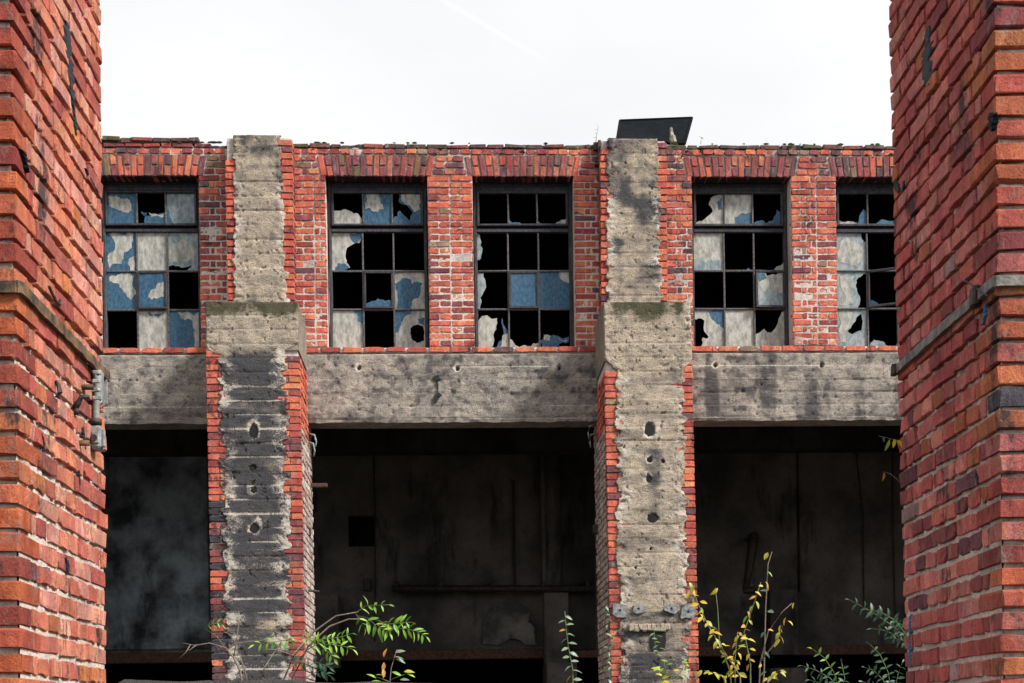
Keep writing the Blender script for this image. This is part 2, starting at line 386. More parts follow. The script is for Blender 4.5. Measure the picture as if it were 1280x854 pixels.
class Bricks:
    """collects bricks of one thing; the 300 that show largest become objects, the others one mesh"""
    def __init__(s): s.l = []
    def add(s, Mx, L_, H_, D_, tint, c=.004, j=.002, box=False, nominal=None, extra=(1, 1, 1)):
        s.l.append((Mx, L_, H_, D_, tint, c, j, box))
    def build(s, name, mass, parent, limit=300):
        arr = []
        for it in s.l:
            p = it[0].translation; u, v = proj(p); d = p.y
            inside = -15 < u < 1295 and -12 < v < 866
            nx = (it[0].to_3x3() @ Vector((1, 0, 0)))
            a = proj(p-nx*it[1]/2); b = proj(p+nx*it[1]/2)
            vis = it[1] and abs(a[0]-b[0])*it[2]/d*F
            arr.append((vis if inside else -1)*1.0)
        order = sorted(range(len(arr)), key=lambda i: -arr[i])
        solo = [i for i in order[:limit] if arr[i] > 0]; ss = set(solo); rest = [i for i in range(len(arr)) if i not in ss]
        def var(it):
            Lq = min((.235, .112, .052, .17), key=lambda q: abs(q-it[1])); 
            return variants('b', Lq, .064, it[3], it[5], it[6], 14, it[7]), Lq
        for i in solo:
            it = s.l[i]; vs, Lq = var(it); me = R.choice(vs)[0]
            o = bpy.data.objects.new(name, me); COL.objects.link(o)
            attach(o, parent, it[0] @ Matrix.Diagonal((it[1]/Lq, 1, it[2]/.064, 1))); o.color = (*it[4], 1)
        if rest:
            VV = []; FF = []; CC = []; n = 0
            for i in rest:
                it = s.l[i]; vs, Lq = var(it); me, V, Fc = R.choice(vs)
                Mx = np.array(it[0] @ Matrix.Diagonal((it[1]/Lq, 1, it[2]/.064, 1)))
                W = V @ Mx[:3, :3].T+Mx[:3, 3]; VV.append(W); FF += [tuple(k+n for k in f) for f in Fc]; n += len(V)
                CC.append(np.tile(np.array([*it[4], 1.0]), (len(V), 1)))
            me = bpy.data.meshes.new(mass); me.from_pydata(np.vstack(VV).tolist(), [], FF); me.update()
            at = me.color_attributes.new('tint', 'FLOAT_COLOR', 'POINT'); at.data.foreach_set('color', np.vstack(CC).ravel())
            me.materials.append(M_BRICKS); o = link(mass, me, parent); o['kind'] = 'stuff'
        return len(solo), len(rest)

def frame(org, xdir, ndir, jit=0.0, ang=0.0):
    """matrix: local x along xdir, local y into the wall (-ndir), z up"""
    x = Vector(xdir).normalized(); y = -Vector(ndir).normalized(); z = x.cross(y).normalized()
    if ang: 
        q = Matrix.Rotation(ang, 3, y); x = q @ x; z = q @ z
    m = Matrix((x, y, z)).transposed()
    if jit: m = m @ (Matrix.Rotation(R.uniform(-jit, jit), 3, 'X') @ Matrix.Rotation(R.uniform(-jit, jit), 3, 'Z') @ Matrix.Rotation(R.uniform(-jit, jit)*.7, 3, 'Y'))
    return Matrix.Translation(org) @ m.to_4x4()

PAL_L = [((.66, .235, .14), 5), ((.60, .19, .11), 5), ((.68, .30, .21), 5), ((.50, .13, .09), 3), ((.58, .19, .07), .8), ((.36, .09, .07), 1.2), ((.16, .06, .06), .15)]
PAL_LC = [((.40, .085, .05), 4), ((.50, .12, .05), 4), ((.30, .06, .045), 3), ((.54, .16, .07), 3)]
PAL_RC = [((.52, .14, .065), 4), ((.46, .10, .07), 5), ((.54, .18, .08), 1), ((.28, .06, .06), 2), ((.08, .07, .09), .7), ((.5, .15, .12), 2)]
PAL_R = [((.60, .155, .125), 5), ((.52, .125, .105), 5), ((.64, .22, .175), 4), ((.52, .15, .07), 1.0), ((.34, .085, .08), 2.2), ((.20, .07, .08), .5), ((.42, .25, .22), .3)]
PAL_F = [((.62, .16, .09), 6), ((.54, .125, .08), 6), ((.62, .20, .10), 3), ((.40, .075, .055), 3), ((.28, .06, .06), 1.2), ((.30, .2, .13), .15), ((.14, .06, .07), .35)]
PAL_D = [((.27, .075, .08), 4), ((.19, .07, .075), 3), ((.35, .085, .07), 4), ((.13, .07, .07), 1.5), ((.22, .13, .07), .8), ((.44, .14, .09), 2)]
PAL_W = [((.55, .47, .40), 5), ((.45, .37, .32), 3), ((.38, .24, .19), 1.5)]
def tint(pal):
    t = R.uniform(0, sum(q[1] for q in pal))
    for c, q in pal:
        t -= q
        if t <= 0: break
    k = R.uniform(.85, 1.13)
    return tuple(min(1, max(.005, v*k*R.uniform(.93, 1.07))) for v in c)

def grid_mesh(name, fn, nu, nv, attr=None, flip=False):
    """fn(u, v arrays) -> x, y, z arrays; attr(u, v) -> r, g, b"""
    u, v = np.meshgrid(np.linspace(0, 1, nu), np.linspace(0, 1, nv)); x, y, z = fn(u, v)
    V = np.stack([x.ravel(), y.ravel(), z.ravel()], 1)
    i, j = np.meshgrid(np.arange(nu-1), np.arange(nv-1)); a = (j*nu+i).ravel()
    Fc = np.stack([a, a+1, a+1+nu, a+nu], 1)
    if flip: Fc = Fc[:, ::-1]
    me = bpy.data.meshes.new(name); me.from_pydata(V.tolist(), [], Fc.tolist()); me.update()
    me.polygons.foreach_set('use_smooth', [True]*len(me.polygons))
    if attr is not None:
        r, g, b = attr(u, v); c = np.stack([np.broadcast_to(q, u.shape).ravel() for q in (r, g, b, 1.0)], 1)
        at = me.color_attributes.new('dirt', 'FLOAT_COLOR', 'POINT'); at.data.foreach_set('color', c.ravel())
    return me

def smooth_poly(pts, jag, rnd, depth=2):
    """roughen the edges of a polygon by midpoint displacement"""
    for d in range(depth):
        q = []
        for i, a in enumerate(pts):
            b = pts[(i+1) % len(pts)]; q.append(a)
            edge = (a[0] == b[0] and a[0] in (0, 1)) or (a[1] == b[1] and a[1] in (0, 1))
            ln = math.hypot(a[0]-b[0], a[1]-b[1])
            if edge or ln < .06: continue
            mxp = ((a[0]+b[0])/2+rnd.uniform(-1, 1)*jag*ln, (a[1]+b[1])/2+rnd.uniform(-1, 1)*jag*ln)
            q.append((min(1, max(0, mxp[0])), min(1, max(0, mxp[1]))))
        pts = q
    return pts
def plate(mb, loops, fn, y0, y1, mi=0):
    """flat plate from an outline plus hole loops; fn(u, v) -> (x, z)"""
    flat = [p for l in loops for p in l]
    tri = tessellate_polygon([[Vector((p[0], p[1], 0)) for p in l] for l in loops])
    V = []; n = len(flat)
    for y in (y0, y1):
        for p in flat:
            x, z = fn(*p); V.append((x, y, z))
    Fc = []
    for t in tri:
        a, b, c = [Vector(V[i]) for i in t]
        if (b-a).cross(c-a).y > 0: t = (t[0], t[2], t[1])
        Fc.append(tuple(t)); Fc.append(tuple(i+n for i in reversed(t)))
    k = 0
    for l in loops:
        for i in range(len(l)):
            a, b = k+i, k+(i+1) % len(l); Fc.append((a, b, b+n, a+n))
        k += len(l)
    mb.add(V, Fc, mi)

# ================================================================ GROUND
me = grid_mesh('ground', lambda u, v: ((u-.5)*3000*abs(u-.5)*2, (v-.5)*3000*abs(v-.5)*2 if False else np.sign(v-.5)*(v-.5)**2*6000, .06*fbm(u*900, v*900, 3)-.06), 240, 240)
g = link('ground', me, None, M_GROUND); g['kind'] = 'structure'
# fix x spacing the same way
co = np.empty(len(me.vertices)*3); me.vertices.foreach_get('co', co); co = co.reshape(-1, 3)
uu = np.tile(np.linspace(0, 1, 240), 240); co[:, 0] = np.sign(uu-.5)*(uu-.5)**2*6000; me.vertices.foreach_set('co', co.ravel()); me.update()

# ================================================================ NEAR PIERS
def make_pier(side, Yn, Yf, cn, cf, pitch, joint, pal, palf, label, stretch_par):
    """side +1: its seen flank faces right (left pier); cn, cf: corner pixels at y=0 and y=854"""
    z0a, z1a = P(cn[0], 0, Yn), P(cn[1], 854, Yn); z0b, z1b = P(cf[0], 0, Yf), P(cf[1], 854, Yf)
    def lerpx(a, b, z): return b.x+(a.x-b.x)*(z-b.z)/(a.z-b.z)
    def C0(z): return Vector((lerpx(z0a, z1a, z), Yn, z))
    def C1(z): return Vector((lerpx(z0b, z1b, z), Yf, z))
    T = 4.85 
    root = empty('brick_pier', (C0(1.6).x-side*.5, (Yn+Yf)/2, 0)); tag(root, label, 'brick pier')
    def nrm(z):
        d = (C1(z)-C0(z)); d.z = 0; d.normalize(); n = Vector((d.y, -d.x, 0)); 
        return d, (n if n.x*side > 0 else -n)
    WO = 0.9
    d, n = nrm(2.5)
    Ln = (C1(2.5)-C0(2.5)).length
    # mortar core: flank and front, recessed and lumpy
    def flank(u, v):
        z = v*T; s = u
        xa = z1a.x+(z0a.x-z1a.x)*(z-z1a.z)/(z0a.z-z1a.z); xb = z1b.x+(z0b.x-z1b.x)*(z-z1b.z)/(z0b.z-z1b.z)
        r = .012+.010*(fbm(s*Ln*9, z*9, 11+side)-.5)*2+.010*(fbm(s*Ln*40, z*60, 5+side, 3)-.5)*2
        r = r+.012*sstep(2.6, 3.3, z)-.008*sstep(2.6, 2.1, z)
        r = np.maximum(r, .0075)
        return xa+(xb-xa)*s-n.x*r, Yn+(Yf-Yn)*s-n.y*r+np.where(s <= 0, .018, 0)-np.where(s >= 1, .015, 0), z
    me = grid_mesh('mortar', flank, 110, 430, flip=(side < 0)); core = link('mortar', me, root, M_MORTAR)
    def front(u, v):
        z = v*T; xa = z1a.x+(z0a.x-z1a.x)*(z-z1a.z)/(z0a.z-z1a.z)
        r = .018+.010*(fbm(u*9, z*9, 41)-.5)*2+.008*(fbm(u*30, z*50, 45, 3)-.5)*2
        return xa-side*(.016+u*WO), Yn+np.maximum(r, .003), z
    me = grid_mesh('mortar', front, 60, 430, flip=(side > 0)); fr = link('mortar', me, root, M_MORTAR)
    mb = MB()
    xa, xb = C0(0).x-side*.03, C1(0).x-side*.03
    V = []
    for z in (0, T-.01):
        a, b = C0(z), C1(z)
        V += [(a.x-side*.035, a.y+.035, z), (b.x-side*.035, b.y-.02, z), (b.x-side*WO, b.y-.02, z), (a.x-side*WO, a.y+.035, z)]
    Fc = [(0, 1, 2, 3), (4, 5, 6, 7), (0, 1, 5, 4), (1, 2, 6, 5), (2, 3, 7, 6), (3, 0, 4, 7)]
    mb.add(V, Fc); bd = mb.build('core', M_MORTAR, root)
    # bricks
    B = Bricks()
    zj = ZW(cn[0] if False else (cn[0]+(cn[1]-cn[0])*joint/854), joint, Yn)   # one joint height
    k0 = -int(zj/pitch); k = k0
    G = .011
    while zj+(k+1)*pitch < T:
        zc = zj+(k+.5)*pitch; zb = R.uniform(-.0015, .0015)
        a, b = C0(zc), C1(zc); d, n = nrm(zc); Lc = (b-a).length
        H_ = pitch-R.uniform(.012, .018)
        stretch = (k % 2 == stretch_par)
        lens = []
        if stretch: lens = [.242]*5
        else:
            lens = R.choice([[.118, .055, .118, .118, .118, .118, .118, .118, .055, .118], [.118, .055]+[.118]*7+[.055], [.118, .055]+[.118]*4+[.242]+[.118]*2, [.118, .055, .118, .118, .118, .118, .118, .118, .055, .07]])
        tot = sum(lens)+G*(len(lens)-1); s_ = (Lc+ (0))/tot
        x = 0.0
        for q, l in enumerate(lens):
            lw = l*s_; nx = x+lw
            t = (x+nx)/2
            ctr = a+d*t+Vector((0, 0, zb+R.uniform(-.0015, .0015)))
            prot = R.gauss(0, .0025)
            if q == 0:      # corner brick, two faces seen
                fl = .242 if not stretch else .116       # length on the front
                cen = a+d*(lw/2)-n*(fl/2)
                Mx = Matrix.Translation(cen-d*(lw/2)+Vector((0, 0, zb)))
                # local x along flank, y into pier
                mm = frame(a+d*(lw/2)+n*prot+Vector((0, 0, zb)), d if side > 0 else -d, n, .010)
                B.add(mm, lw, H_, fl, tint(PAL_LC if side > 0 else PAL_RC), .004, .0036, True)
            elif q == len(lens)-1:
                mm = frame(ctr+n*prot, d if side > 0 else -d, n, .010); B.add(mm, lw-.004, H_, .116, tint(pal), .003, .004, True)
            else:
                mm = frame(ctr+n*prot, d if side > 0 else -d, n, .012); B.add(mm, lw, H_*R.uniform(.93, 1.0), .05, tint(pal), .0028, .0046)
            x = nx+G*s_
        # front bricks beside the corner one
        fx = (.242 if not stretch else .116)+G
        lensf = [.242, .242, .13] if stretch else [.116]*5
        for l in lensf:
            ctr = Vector((a.x-side*(fx+l/2), Yn+R.gauss(0, .002), zc+zb))
            B.add(frame(ctr, (1, 0, 0), (0, -1, 0), .01), l, H_, .05, tint(palf), .005, .003)
            fx += l+G
        k += 1
    B.build('brick', 'brick_rows', root)
    return root, C0, C1, nrm
PIL, L0, L1, Lnr = make_pier(1, 4.70, 5.85, (16.5, 27), (125.5, 134), .0778, 783.6, PAL_L, PAL_L,
    'orange brick pier at the left edge with rusty strap and old switch', 1)
PIR, R0, R1, Rnr = make_pier(-1, 4.926, 6.16, (1242, 1253), (1110, 1132), .0778, 790.5, PAL_R, PAL_R,
    'crimson brick pier at the right edge with grey strap and tar drips', 1)

# ================================================================ FACTORY BUILDING
YW = 16.75; YPL = 15.85; YPU = 16.52; YB = 16.73; YFR = 16.97      # wall, lower pilaster, upper pilaster, beam, window frame
FX = XW(640, 500, YW)
BLD = empty('factory_building', (FX, YW, 0))
tag(BLD, 'derelict brick and concrete factory front with broken windows above three dark open bays', 'factory')
def wx(px, py=330): return XW(px, py, YW)
def wz(py, px=640): return ZW(px, py, YW)
ZSILL0, ZSILL1 = wz(441), wz(433); ZTOP = wz(186); PITCH = (wz(186)-wz(441))/31.0
ZARB, ZART = wz(221), wz(221)+PITCH*3.25
XLO, XHI = wx(-60), wx(1330)
wins = [(122, 249.5), (408, 535.5), (592, 718.5), (866, 990), (1046.5, 1172)]
WIN = [(wx(a), wx(b)) for a, b in wins]
pilx = [(wx(281, 330), wx(368, 330)), (wx(750.5, 330), wx(835.5, 330))]
FB = Bricks(); wall_root = BLD
WALLP = None
# --- wall core (mortar) as blocks round the openings, then a lumpy mortar skin
wallmb = MB()
xs = [XLO]+[v for a, b in WIN for v in (a, b)]+[XHI]
for i in range(0, len(xs), 2): wallmb.box(xs[i], xs[i+1], YW+.025, YW+.42, ZSILL0, ZTOP)
for a, b in WIN:
    wallmb.box(a, b, YW+.025, YW+.42, ZARB+.02, ZTOP); wallmb.box(a, b, YW+.025, YW+.42, ZSILL0, ZSILL1-.012)
WALL = wallmb.build('wall', M_MORTAR_F, BLD)
def skin(x0, x1, z0, z1, Y, parent, name='mortar', rec=.008, seed=0, mat=None):
    nx, nz_ = max(2, int((x1-x0)/.016)), max(2, int((z1-z0)/.013))
    def f(u, v):
        x = x0+(x1-x0)*u; z = z0+(z1-z0)*v
        pass
        r = rec+.004*(fbm(x*9, z*9, 11+seed)-.5)*2+.006*(fbm(x*40, z*60, 5+seed, 3)-.5)*2-.003*sstep(wz(260), wz(330), z)+.008*sstep(wz(300), wz(230), z)
        r = np.maximum(r, .003); e = (u <= 0) | (u >= 1) | (v <= 0) | (v >= 1)
        return x, Y+r+np.where(e, .05, 0), z
    return link(name, grid_mesh(name, f, nx, nz_), parent, mat or M_MORTAR_F)
segs = [(XLO, WIN[0][0]), (WIN[0][1], WIN[1][0]), (WIN[1][1], WIN[2][0]), (WIN[2][1], WIN[3][0]), (WIN[3][1], WIN[4][0]), (WIN[4][1], XHI)]
for i, (a, b) in enumerate(segs): skin(a, b, ZSILL1-.01, ZTOP, YW, WALL, seed=i)
for i, (a, b) in enumerate(WIN): skin(a, b, ZART-.02, ZTOP, YW, WALL, seed=20+i)
skin(XLO, XHI, ZSILL0-.01, ZSILL1, YW, WALL, seed=40)

G = .012
def fill(w, parity):
    """brick lengths of one course across width w"""
    best = None
    for a in range(0, int(w/.25)+2):
        for b in range(0, int(w/.12)+2):
            for c in (0, 1, 2):
                n = a+b+c
                if n == 0: continue
                t = a*.24+b*.114+c*.054+(n-1)*G
                cost = abs(t-w)*3+c*.01
                cost += (b*.02 if parity == 0 else a*.05)
                if best is None or cost < best[0]: best = (cost, a, b, c, t)
    _, a, b, c, t = best
    l = [.24]*a+[.114]*b
    if parity == 0: R.shuffle(l)
    elif R.random() < .5: R.shuffle(l)
    for q in range(c): l.insert(min(len(l), 1) if q == 0 else max(0, len(l)-1), .054)
    return l, (w-(len(l)-1)*G)/max(.01, sum(l))
def course(BB, x0, x1, zc, Y, parity, palf, H_=None, box_l=False, box_r=False, prot=.003, jit=.008, holes=0.0, depth=.05):
    l, s_ = fill(x1-x0, parity); x = x0
    for q, v in enumerate(l):
        lw = v*s_; c = x+lw/2; 
        if R.random() >= holes:
            bx = (q == 0 and box_l) or (q == len(l)-1 and box_r)
            B_H = (H_ or PITCH)-R.uniform(.015, .023)
            BB.add(frame(Vector((c, Y+R.gauss(0, prot), zc+R.uniform(-.002, .002))), (1, 0, 0), (0, -1, 0), jit), lw*R.uniform(.93, .985), B_H, .116 if bx else depth, tint(palf(c, zc)), .0045, .003, bx)
        x += lw+G
def pal_wall(x, z):
    k = z-wz(245)
    if z > wz(222): return PAL_D if R.random() < .62 else PAL_F
    if x < wx(300) and R.random() < .45: return PAL_D
    if R.random() < .07: return PAL_D
    return PAL_F
zlast = None
for k in range(1, 31):
    zc = ZSILL0+PITCH*(k+.5); par = k % 2
    for i, (a, b) in enumerate(segs):
        if i in (0, 5) and False: continue
        a2, b2 = a, b
        if zc > ZARB-.01 and zc < ZART+.01:      # beside the arches the bricks stop short of the skewback
            t = (zc-ZARB)/(ZART-ZARB)*.06+.055
            if i > 0: a2 = a+t
            if i < 5: b2 = b-t
        elif zc >= ZART: continue
        # the wall shows either side of the pilasters
        parts_ = [(a2, b2)]
        for (p0, p1) in pilx:
            np_ = []
            for (u, v) in parts_:
                if p0 > u and p1 < v: np_ += [(u, p0+.02), (p1-.02, v)]
                else: np_.append((u, v))
            parts_ = np_
        for (u, v) in parts_:
            openl = any(abs(u-w_[1]) < .02 for w_ in WIN); openr = any(abs(v-w_[0]) < .02 for w_ in WIN)
            course(FB, u, v, zc, YW, par, pal_wall, box_l=openl, box_r=openr)
for k in range(28, 31):
    zc = ZSILL0+PITCH*(k+.5)
    if zc < ZART+.01: continue
    for (u, v) in ((XLO, pilx[0][0]+.02), (pilx[0][1]-.02, pilx[1][0]+.02), (pilx[1][1]-.02, XHI)):
        course(FB, u, v, zc+.004, YW, 1, lambda x, z: PAL_D if R.random() < .5 else PAL_F, prot=.006, jit=.015)
FB.build('brick', 'brick_rows', WALL, 300)
# sill row
SB = Bricks()
for (u, v) in ((XLO, wx(257)), (wx(372), wx(748)), (wx(862), XHI)):
    course(SB, u, v, (ZSILL0+ZSILL1)/2, YW-.012, 0, lambda x, z: PAL_F, H_=ZSILL1-ZSILL0+.004, prot=.003, jit=.01, depth=.2)
for it in SB.l: pass
sillm = MB(); sillm.box(XLO, XHI, YW+.03, YW+.3, ZSILL0-.001, ZSILL1-.013); SILL = sillm.build('window_sill', M_MORTAR_F, BLD)
SB.build('sill_brick', 'sill_brick_rows', SILL, 300)
# flat arches of upright bricks
for wi, (a, b) in enumerate(WIN):
    AB = Bricks(); n = 17; x0, x1 = a-.055, b+.055; hgt = ZART-ZARB
    am = MB(); am.box(a+.001, b-.001, YW+.03, YW+.40, ZARB+.004, ZARB+.05); arch = am.build('window_arch', M_SHADE_BOLT, BLD)  # core in flat black: shade under the arch put into the colour
    for q in range(n):
        t = (q+.5)/n; tt = (t-.5)*2; ang = tt*math.radians(11)
        zc = (ZARB+ZART)/2; xb = x0+(x1-x0)*t+tt*.02*1
        wdt = (x1-x0)/n-.010
        up = Vector((math.sin(ang), 0, math.cos(ang)))
        cuts = [(0, 1)] if (q % 2 == 0) else [(0, .49), (.51, 1)]
        pal = PAL_D if R.random() < .72 else PAL_F
        for (c0, c1) in cuts:
            if len(cuts) == 2: pal = PAL_D if R.random() < .68 else PAL_F
            mid = (c0+c1)/2-.5; org = Vector((xb, YW+R.gauss(0, .004), zc))+up*(mid*hgt)
            AB.add(frame(org, up, (0, -1, 0), .015), (c1-c0)*hgt*.98-.007, wdt*R.uniform(.84, .97), .2, tint(pal), .005, .003, True)
    AB.build('arch_brick', 'arch_brick_rows', arch, 300)
# coping: loose flat bricks, moss, broken edge
CB = Bricks()
def ragged(x0, x1, ztop, pal, miss=.05, Y=YW):
    x = x0
    while x < x1:
        l = R.choice((.24, .24, .24, .115, .2)); h = R.uniform(.040, .052)
        if R.random() > miss:
            CB.add(frame(Vector((x+l/2, Y+R.uniform(-.015, .02), ztop+h/2+R.uniform(-.006, .006))), (1, 0, 0), (0, -1, 0), .035), l*.96, h, .25, tint(pal), .007, .005, True)
        x += l+R.uniform(.002, .010)
PAL_C = [((.11, .07, .06), 5), ((.17, .08, .06), 4), ((.26, .08, .06), 3), ((.12, .10, .05), 2)]
copm = MB(); copm.box(XLO, XHI, YW+.03, YW+.45, ZTOP-.02, ZTOP+.025); COP = copm.build('coping', M_MORTAR_F, BLD)
ragged(XLO, wx(247, 180), ZTOP+.008, [((.38, .07, .06), 3), ((.2, .06, .06), 3)], .0); ragged(XLO, wx(246, 180), ZTOP+.008+.072, PAL_C, .0)
ragged(wx(250, 180), pilx[0][0], ZTOP+.008, PAL_C, .2)
ragged(pilx[0][1]-.02, pilx[1][0], ZTOP+.008, PAL_C, .03); ragged(pilx[1][1], XHI, ZTOP+.008, PAL_C, .02)
CB.build('coping_brick', 'coping_brick_rows', COP, 300)
def bed(u, v):
    x = XLO+(XHI-XLO)*u; h = .0+.038*np.clip(fbm(x*3.1, x*0, 51, 5)-.30, 0, 1)*1.6+.02*(fbm(x*20, x*0, 55, 3)-.5)
    up_ = (x < wx(247, 180))*.072
    return x, YW+.035-.02*np.sin(np.clip(v, 0, 1)*3.1)*fbm(x*8, v*3, 57)+.2*sstep(.8, 1, v), ZTOP-.012+up_+(h+.050)*np.minimum(v*1.25, 1)
bd_ = link('mortar_bed', grid_mesh('mortar_bed', bed, 1500, 8, lambda u, v: (.5+.5*fbm(u*90, v*2, 8), 0*u, .1+.6*fbm(u*160, v*2, 5))), COP, M_BEAM)
# moss cushions on the parapet
mm = MB()
for q in range(80):
    x = R.uniform(wx(-20), wx(1250)); 
    if any(p0-.05 < x < p1+.02 for p0, p1 in pilx): continue
    if x < wx(300) and R.random() < .5: x = R.uniform(wx(250), wx(280))
    rr = R.uniform(.012, .035); zc = ZTOP+.06 if R.random() < .6 else ZTOP-R.uniform(0, .09)
    V = []; n = 7
    V.append((x, YW-.012, zc+rr*.45))
    for k in range(n):
        a_ = 2*math.pi*k/n; V.append((x+math.cos(a_)*rr*R.uniform(.7, 1.5), YW-.006+.25*0+R.uniform(-.004, .01), zc+math.sin(a_)*rr*.45*R.uniform(.6, 1.2)))
        
    mm.add(V, [(0, 1+(k+1) % n, 1+k) for k in range(n)])
moss = mm.build('moss', M_MOSS, COP); moss['kind'] = 'stuff'

# --- concrete beams
def lean(z, Y): return 0
HOLES = {}
def halo(seed, x, z):
    h = 0*x
    for (hx_, hz_, hr_, ht_) in HOLES.get(seed, []):
        dd = np.hypot(x-hx_, (z-hz_)/ht_)/hr_; h = h+.9*sstep(2.2, 1.1, dd+(fbm(x*14, z*14, 9)-.5)*2.6)*(vnoise(hx_*91, hz_*73, 3) > .35)
    return h
def concrete_panel(name, fx0, fx1, z0, z1, Y, parent, nu, nv, dirt, mat, rag=0.0, amp=.012, boards=.14, seed=0, proud=.012, bottom_rag=0.0):
    hz = z1-z0; ragf = None
    if isinstance(rag, tuple): rag, ragf = rag
    def f(u, v):
        z = z0+hz*v; a = fx0(z); b = fx1(z); rk = ragf(z) if ragf else 1
        if rag:
            a = a+rk*rag*(_hash(np.floor(z/.0755), z*0, seed+1)-.5)*1.9+rk*rag*1.0*(fbm(z*0+3, z*30, seed+3, 5)-.5)*2; b = b+rk*rag*(_hash(np.floor(z/.0755), z*0, seed+2)-.5)*1.9+rk*rag*1.0*(fbm(z*0+3, z*30, seed+4, 5)-.5)*2
        x = a+(b-a)*u
        bi = z/boards+.15*vnoise(x*0, z*.5, seed); bf = bi-np.floor(bi)
        step = (vnoise(np.floor(bi)*3.7, x*0, seed+9)-.5)*.012
        groove = .012*sstep(.07, 0, np.minimum(bf, 1-bf))*sstep(.35, .6, vnoise(np.floor(bi+.5)*5.1, x*2.5, seed+8))
        rough = amp*(fbm(x*11, z*16, seed+5, 5)-.5)*1.6
        pits = .016*sstep(.72, .82, fbm(x*26, z*26, seed+6, 3))
        edge = np.minimum(u, 1-u)*(b-a)
        lump = 0
        if rag: lump = .014*sstep(.17, .02, edge)*(fbm(x*20, z*26, seed+7, 5)-.45)*2.4
        cr8 = 0
        for (hx_, hz_, hr_, ht_) in HOLES.get(seed, []):
            dd = np.hypot(x-hx_, (z-hz_)/ht_)/hr_; cr8 = cr8+.05*sstep(1.25, .7, dd+(fbm(x*30, z*30, 5)-.5)*.8)
        y = Y-proud+cr8+step+groove-rough+pits-lump
        if rag: y = np.where((u <= 0) | (u >= 1), Y+.02, y)
        zz = z+np.where(v <= 0.0001, bottom_rag*(fbm(x*9, x*0, seed+12, 4)-.5)*2, 0)
        return x, y, zz
    me = grid_mesh(name, f, nu, nv, lambda u, v: dirt(fx0(z0+hz*v)+(fx1(z0+hz*v)-fx0(z0+hz*v))*u, z0+hz*v, u, v))
    return link(name, me, parent, mat)
ZBT, ZBB = wz(443), wz(528)
def lines(x, z, b, seed):
    q = z/b+.15*vnoise(x*0, z*.5, seed); f = np.abs(q-np.round(q))*b
    return .75*sstep(.012, .003, f)*sstep(.45, .6, vnoise(np.round(q)*7.7, x*1.2, seed+5))
def beam_dirt(x, z, u, v):
    s = .26*fbm(x*1.4, z*4, 3)+.38*sstep(.5, .72, fbm(x*2.6, z*1.2, 8))+.45*sstep(.16, 0, v)*fbm(x*3, z*0, 4)
    s = s*.55+.2*sstep(.5, .7, fbm(x*2.4, z*14, 14))+.3*sstep(.52, .7, fbm(x*12, z*14, 15))+.5*sstep(.55, .75, fbm(x*4.5, z*.9, 18))*(x > wx(850))
    return s, .12*sstep(.5, .8, fbm(x*5, z*12, 23))+.05+lines(x, z, .15, 3), 0*x
beams = []
BEAMH = ((449, 460, 1), (572, 461, 1), (699, 460, 1), (894, 457, 2), (1027, 457, 2))
for (px, py, bi) in BEAMH: HOLES.setdefault(3+bi, []).append((XW(px, py, YB), ZW(px, py, YB), .022, 1.15))
for (a, b) in ((XLO, wx(262, 480)), (wx(370, 480), wx(762, 480)), (wx(850, 480), XHI)):
    m = MB(); m.box(a, b, YB+.02, YB+.38, ZBB+.012, ZBT-.002); bo = m.build('concrete_beam', M_BEAM, BLD)
    concrete_panel('beam_face', lambda z, a=a: z*0+a, lambda z, b=b: z*0+b, ZBB, ZBT, YB, bo, int((b-a)/.012), 60, (lambda x, z, u, v, sd=3+len(beams): (lambda d: (d[0]-halo(sd, x, z)*.8, d[1]+1.6*halo(sd, x, z), d[2]))(beam_dirt(x, z, u, v))), M_BEAM, 0, .014, .15, 3+len(beams), .008, .012)
    beams.append(bo)
def hole(px, py, r, Y, parent, tall=1.0):
    """flat black disc, painted shade for the depth of an anchor hole, sunk in the crater of the face"""
    c = P(px, py, Y); m = MB(); n = 14
    pts = [(r*1.0*math.cos(2*math.pi*q/n)*R.uniform(.8, 1.1), r*1.0*tall*math.sin(2*math.pi*q/n)*R.uniform(.8, 1.1)) for q in range(n)]
    plate(m, [pts], lambda u, v: (c.x+u, c.z+v), Y+.012, Y+.018)
    return m.build('anchor_hole', M_SHADE_BOLT, parent)
for (px, py, bi) in BEAMH: hole(px, py, .02, YB-.012, beams[bi], 1.15)
# tarry stain on the middle beam
m = MB()
for (px, py, rx, rz) in ((546, 473, .035, .03), (547, 484, .008, .09), (545, 499, .03, .045), (549, 494, .03, .02)):
    c = P(px, py, YB-.012); n = 14
    pts = [(rx*math.cos(2*math.pi*q/n)*R.uniform(.6, 1.3), rz*math.sin(2*math.pi*q/n)*R.uniform(.6, 1.3)) for q in range(n)]
    plate(m, [pts], lambda u, v: (c.x+u, c.z+v), YB-.024-R.uniform(0, .003), YB)
m.build('tar_stain', M_TAR, beams[1])

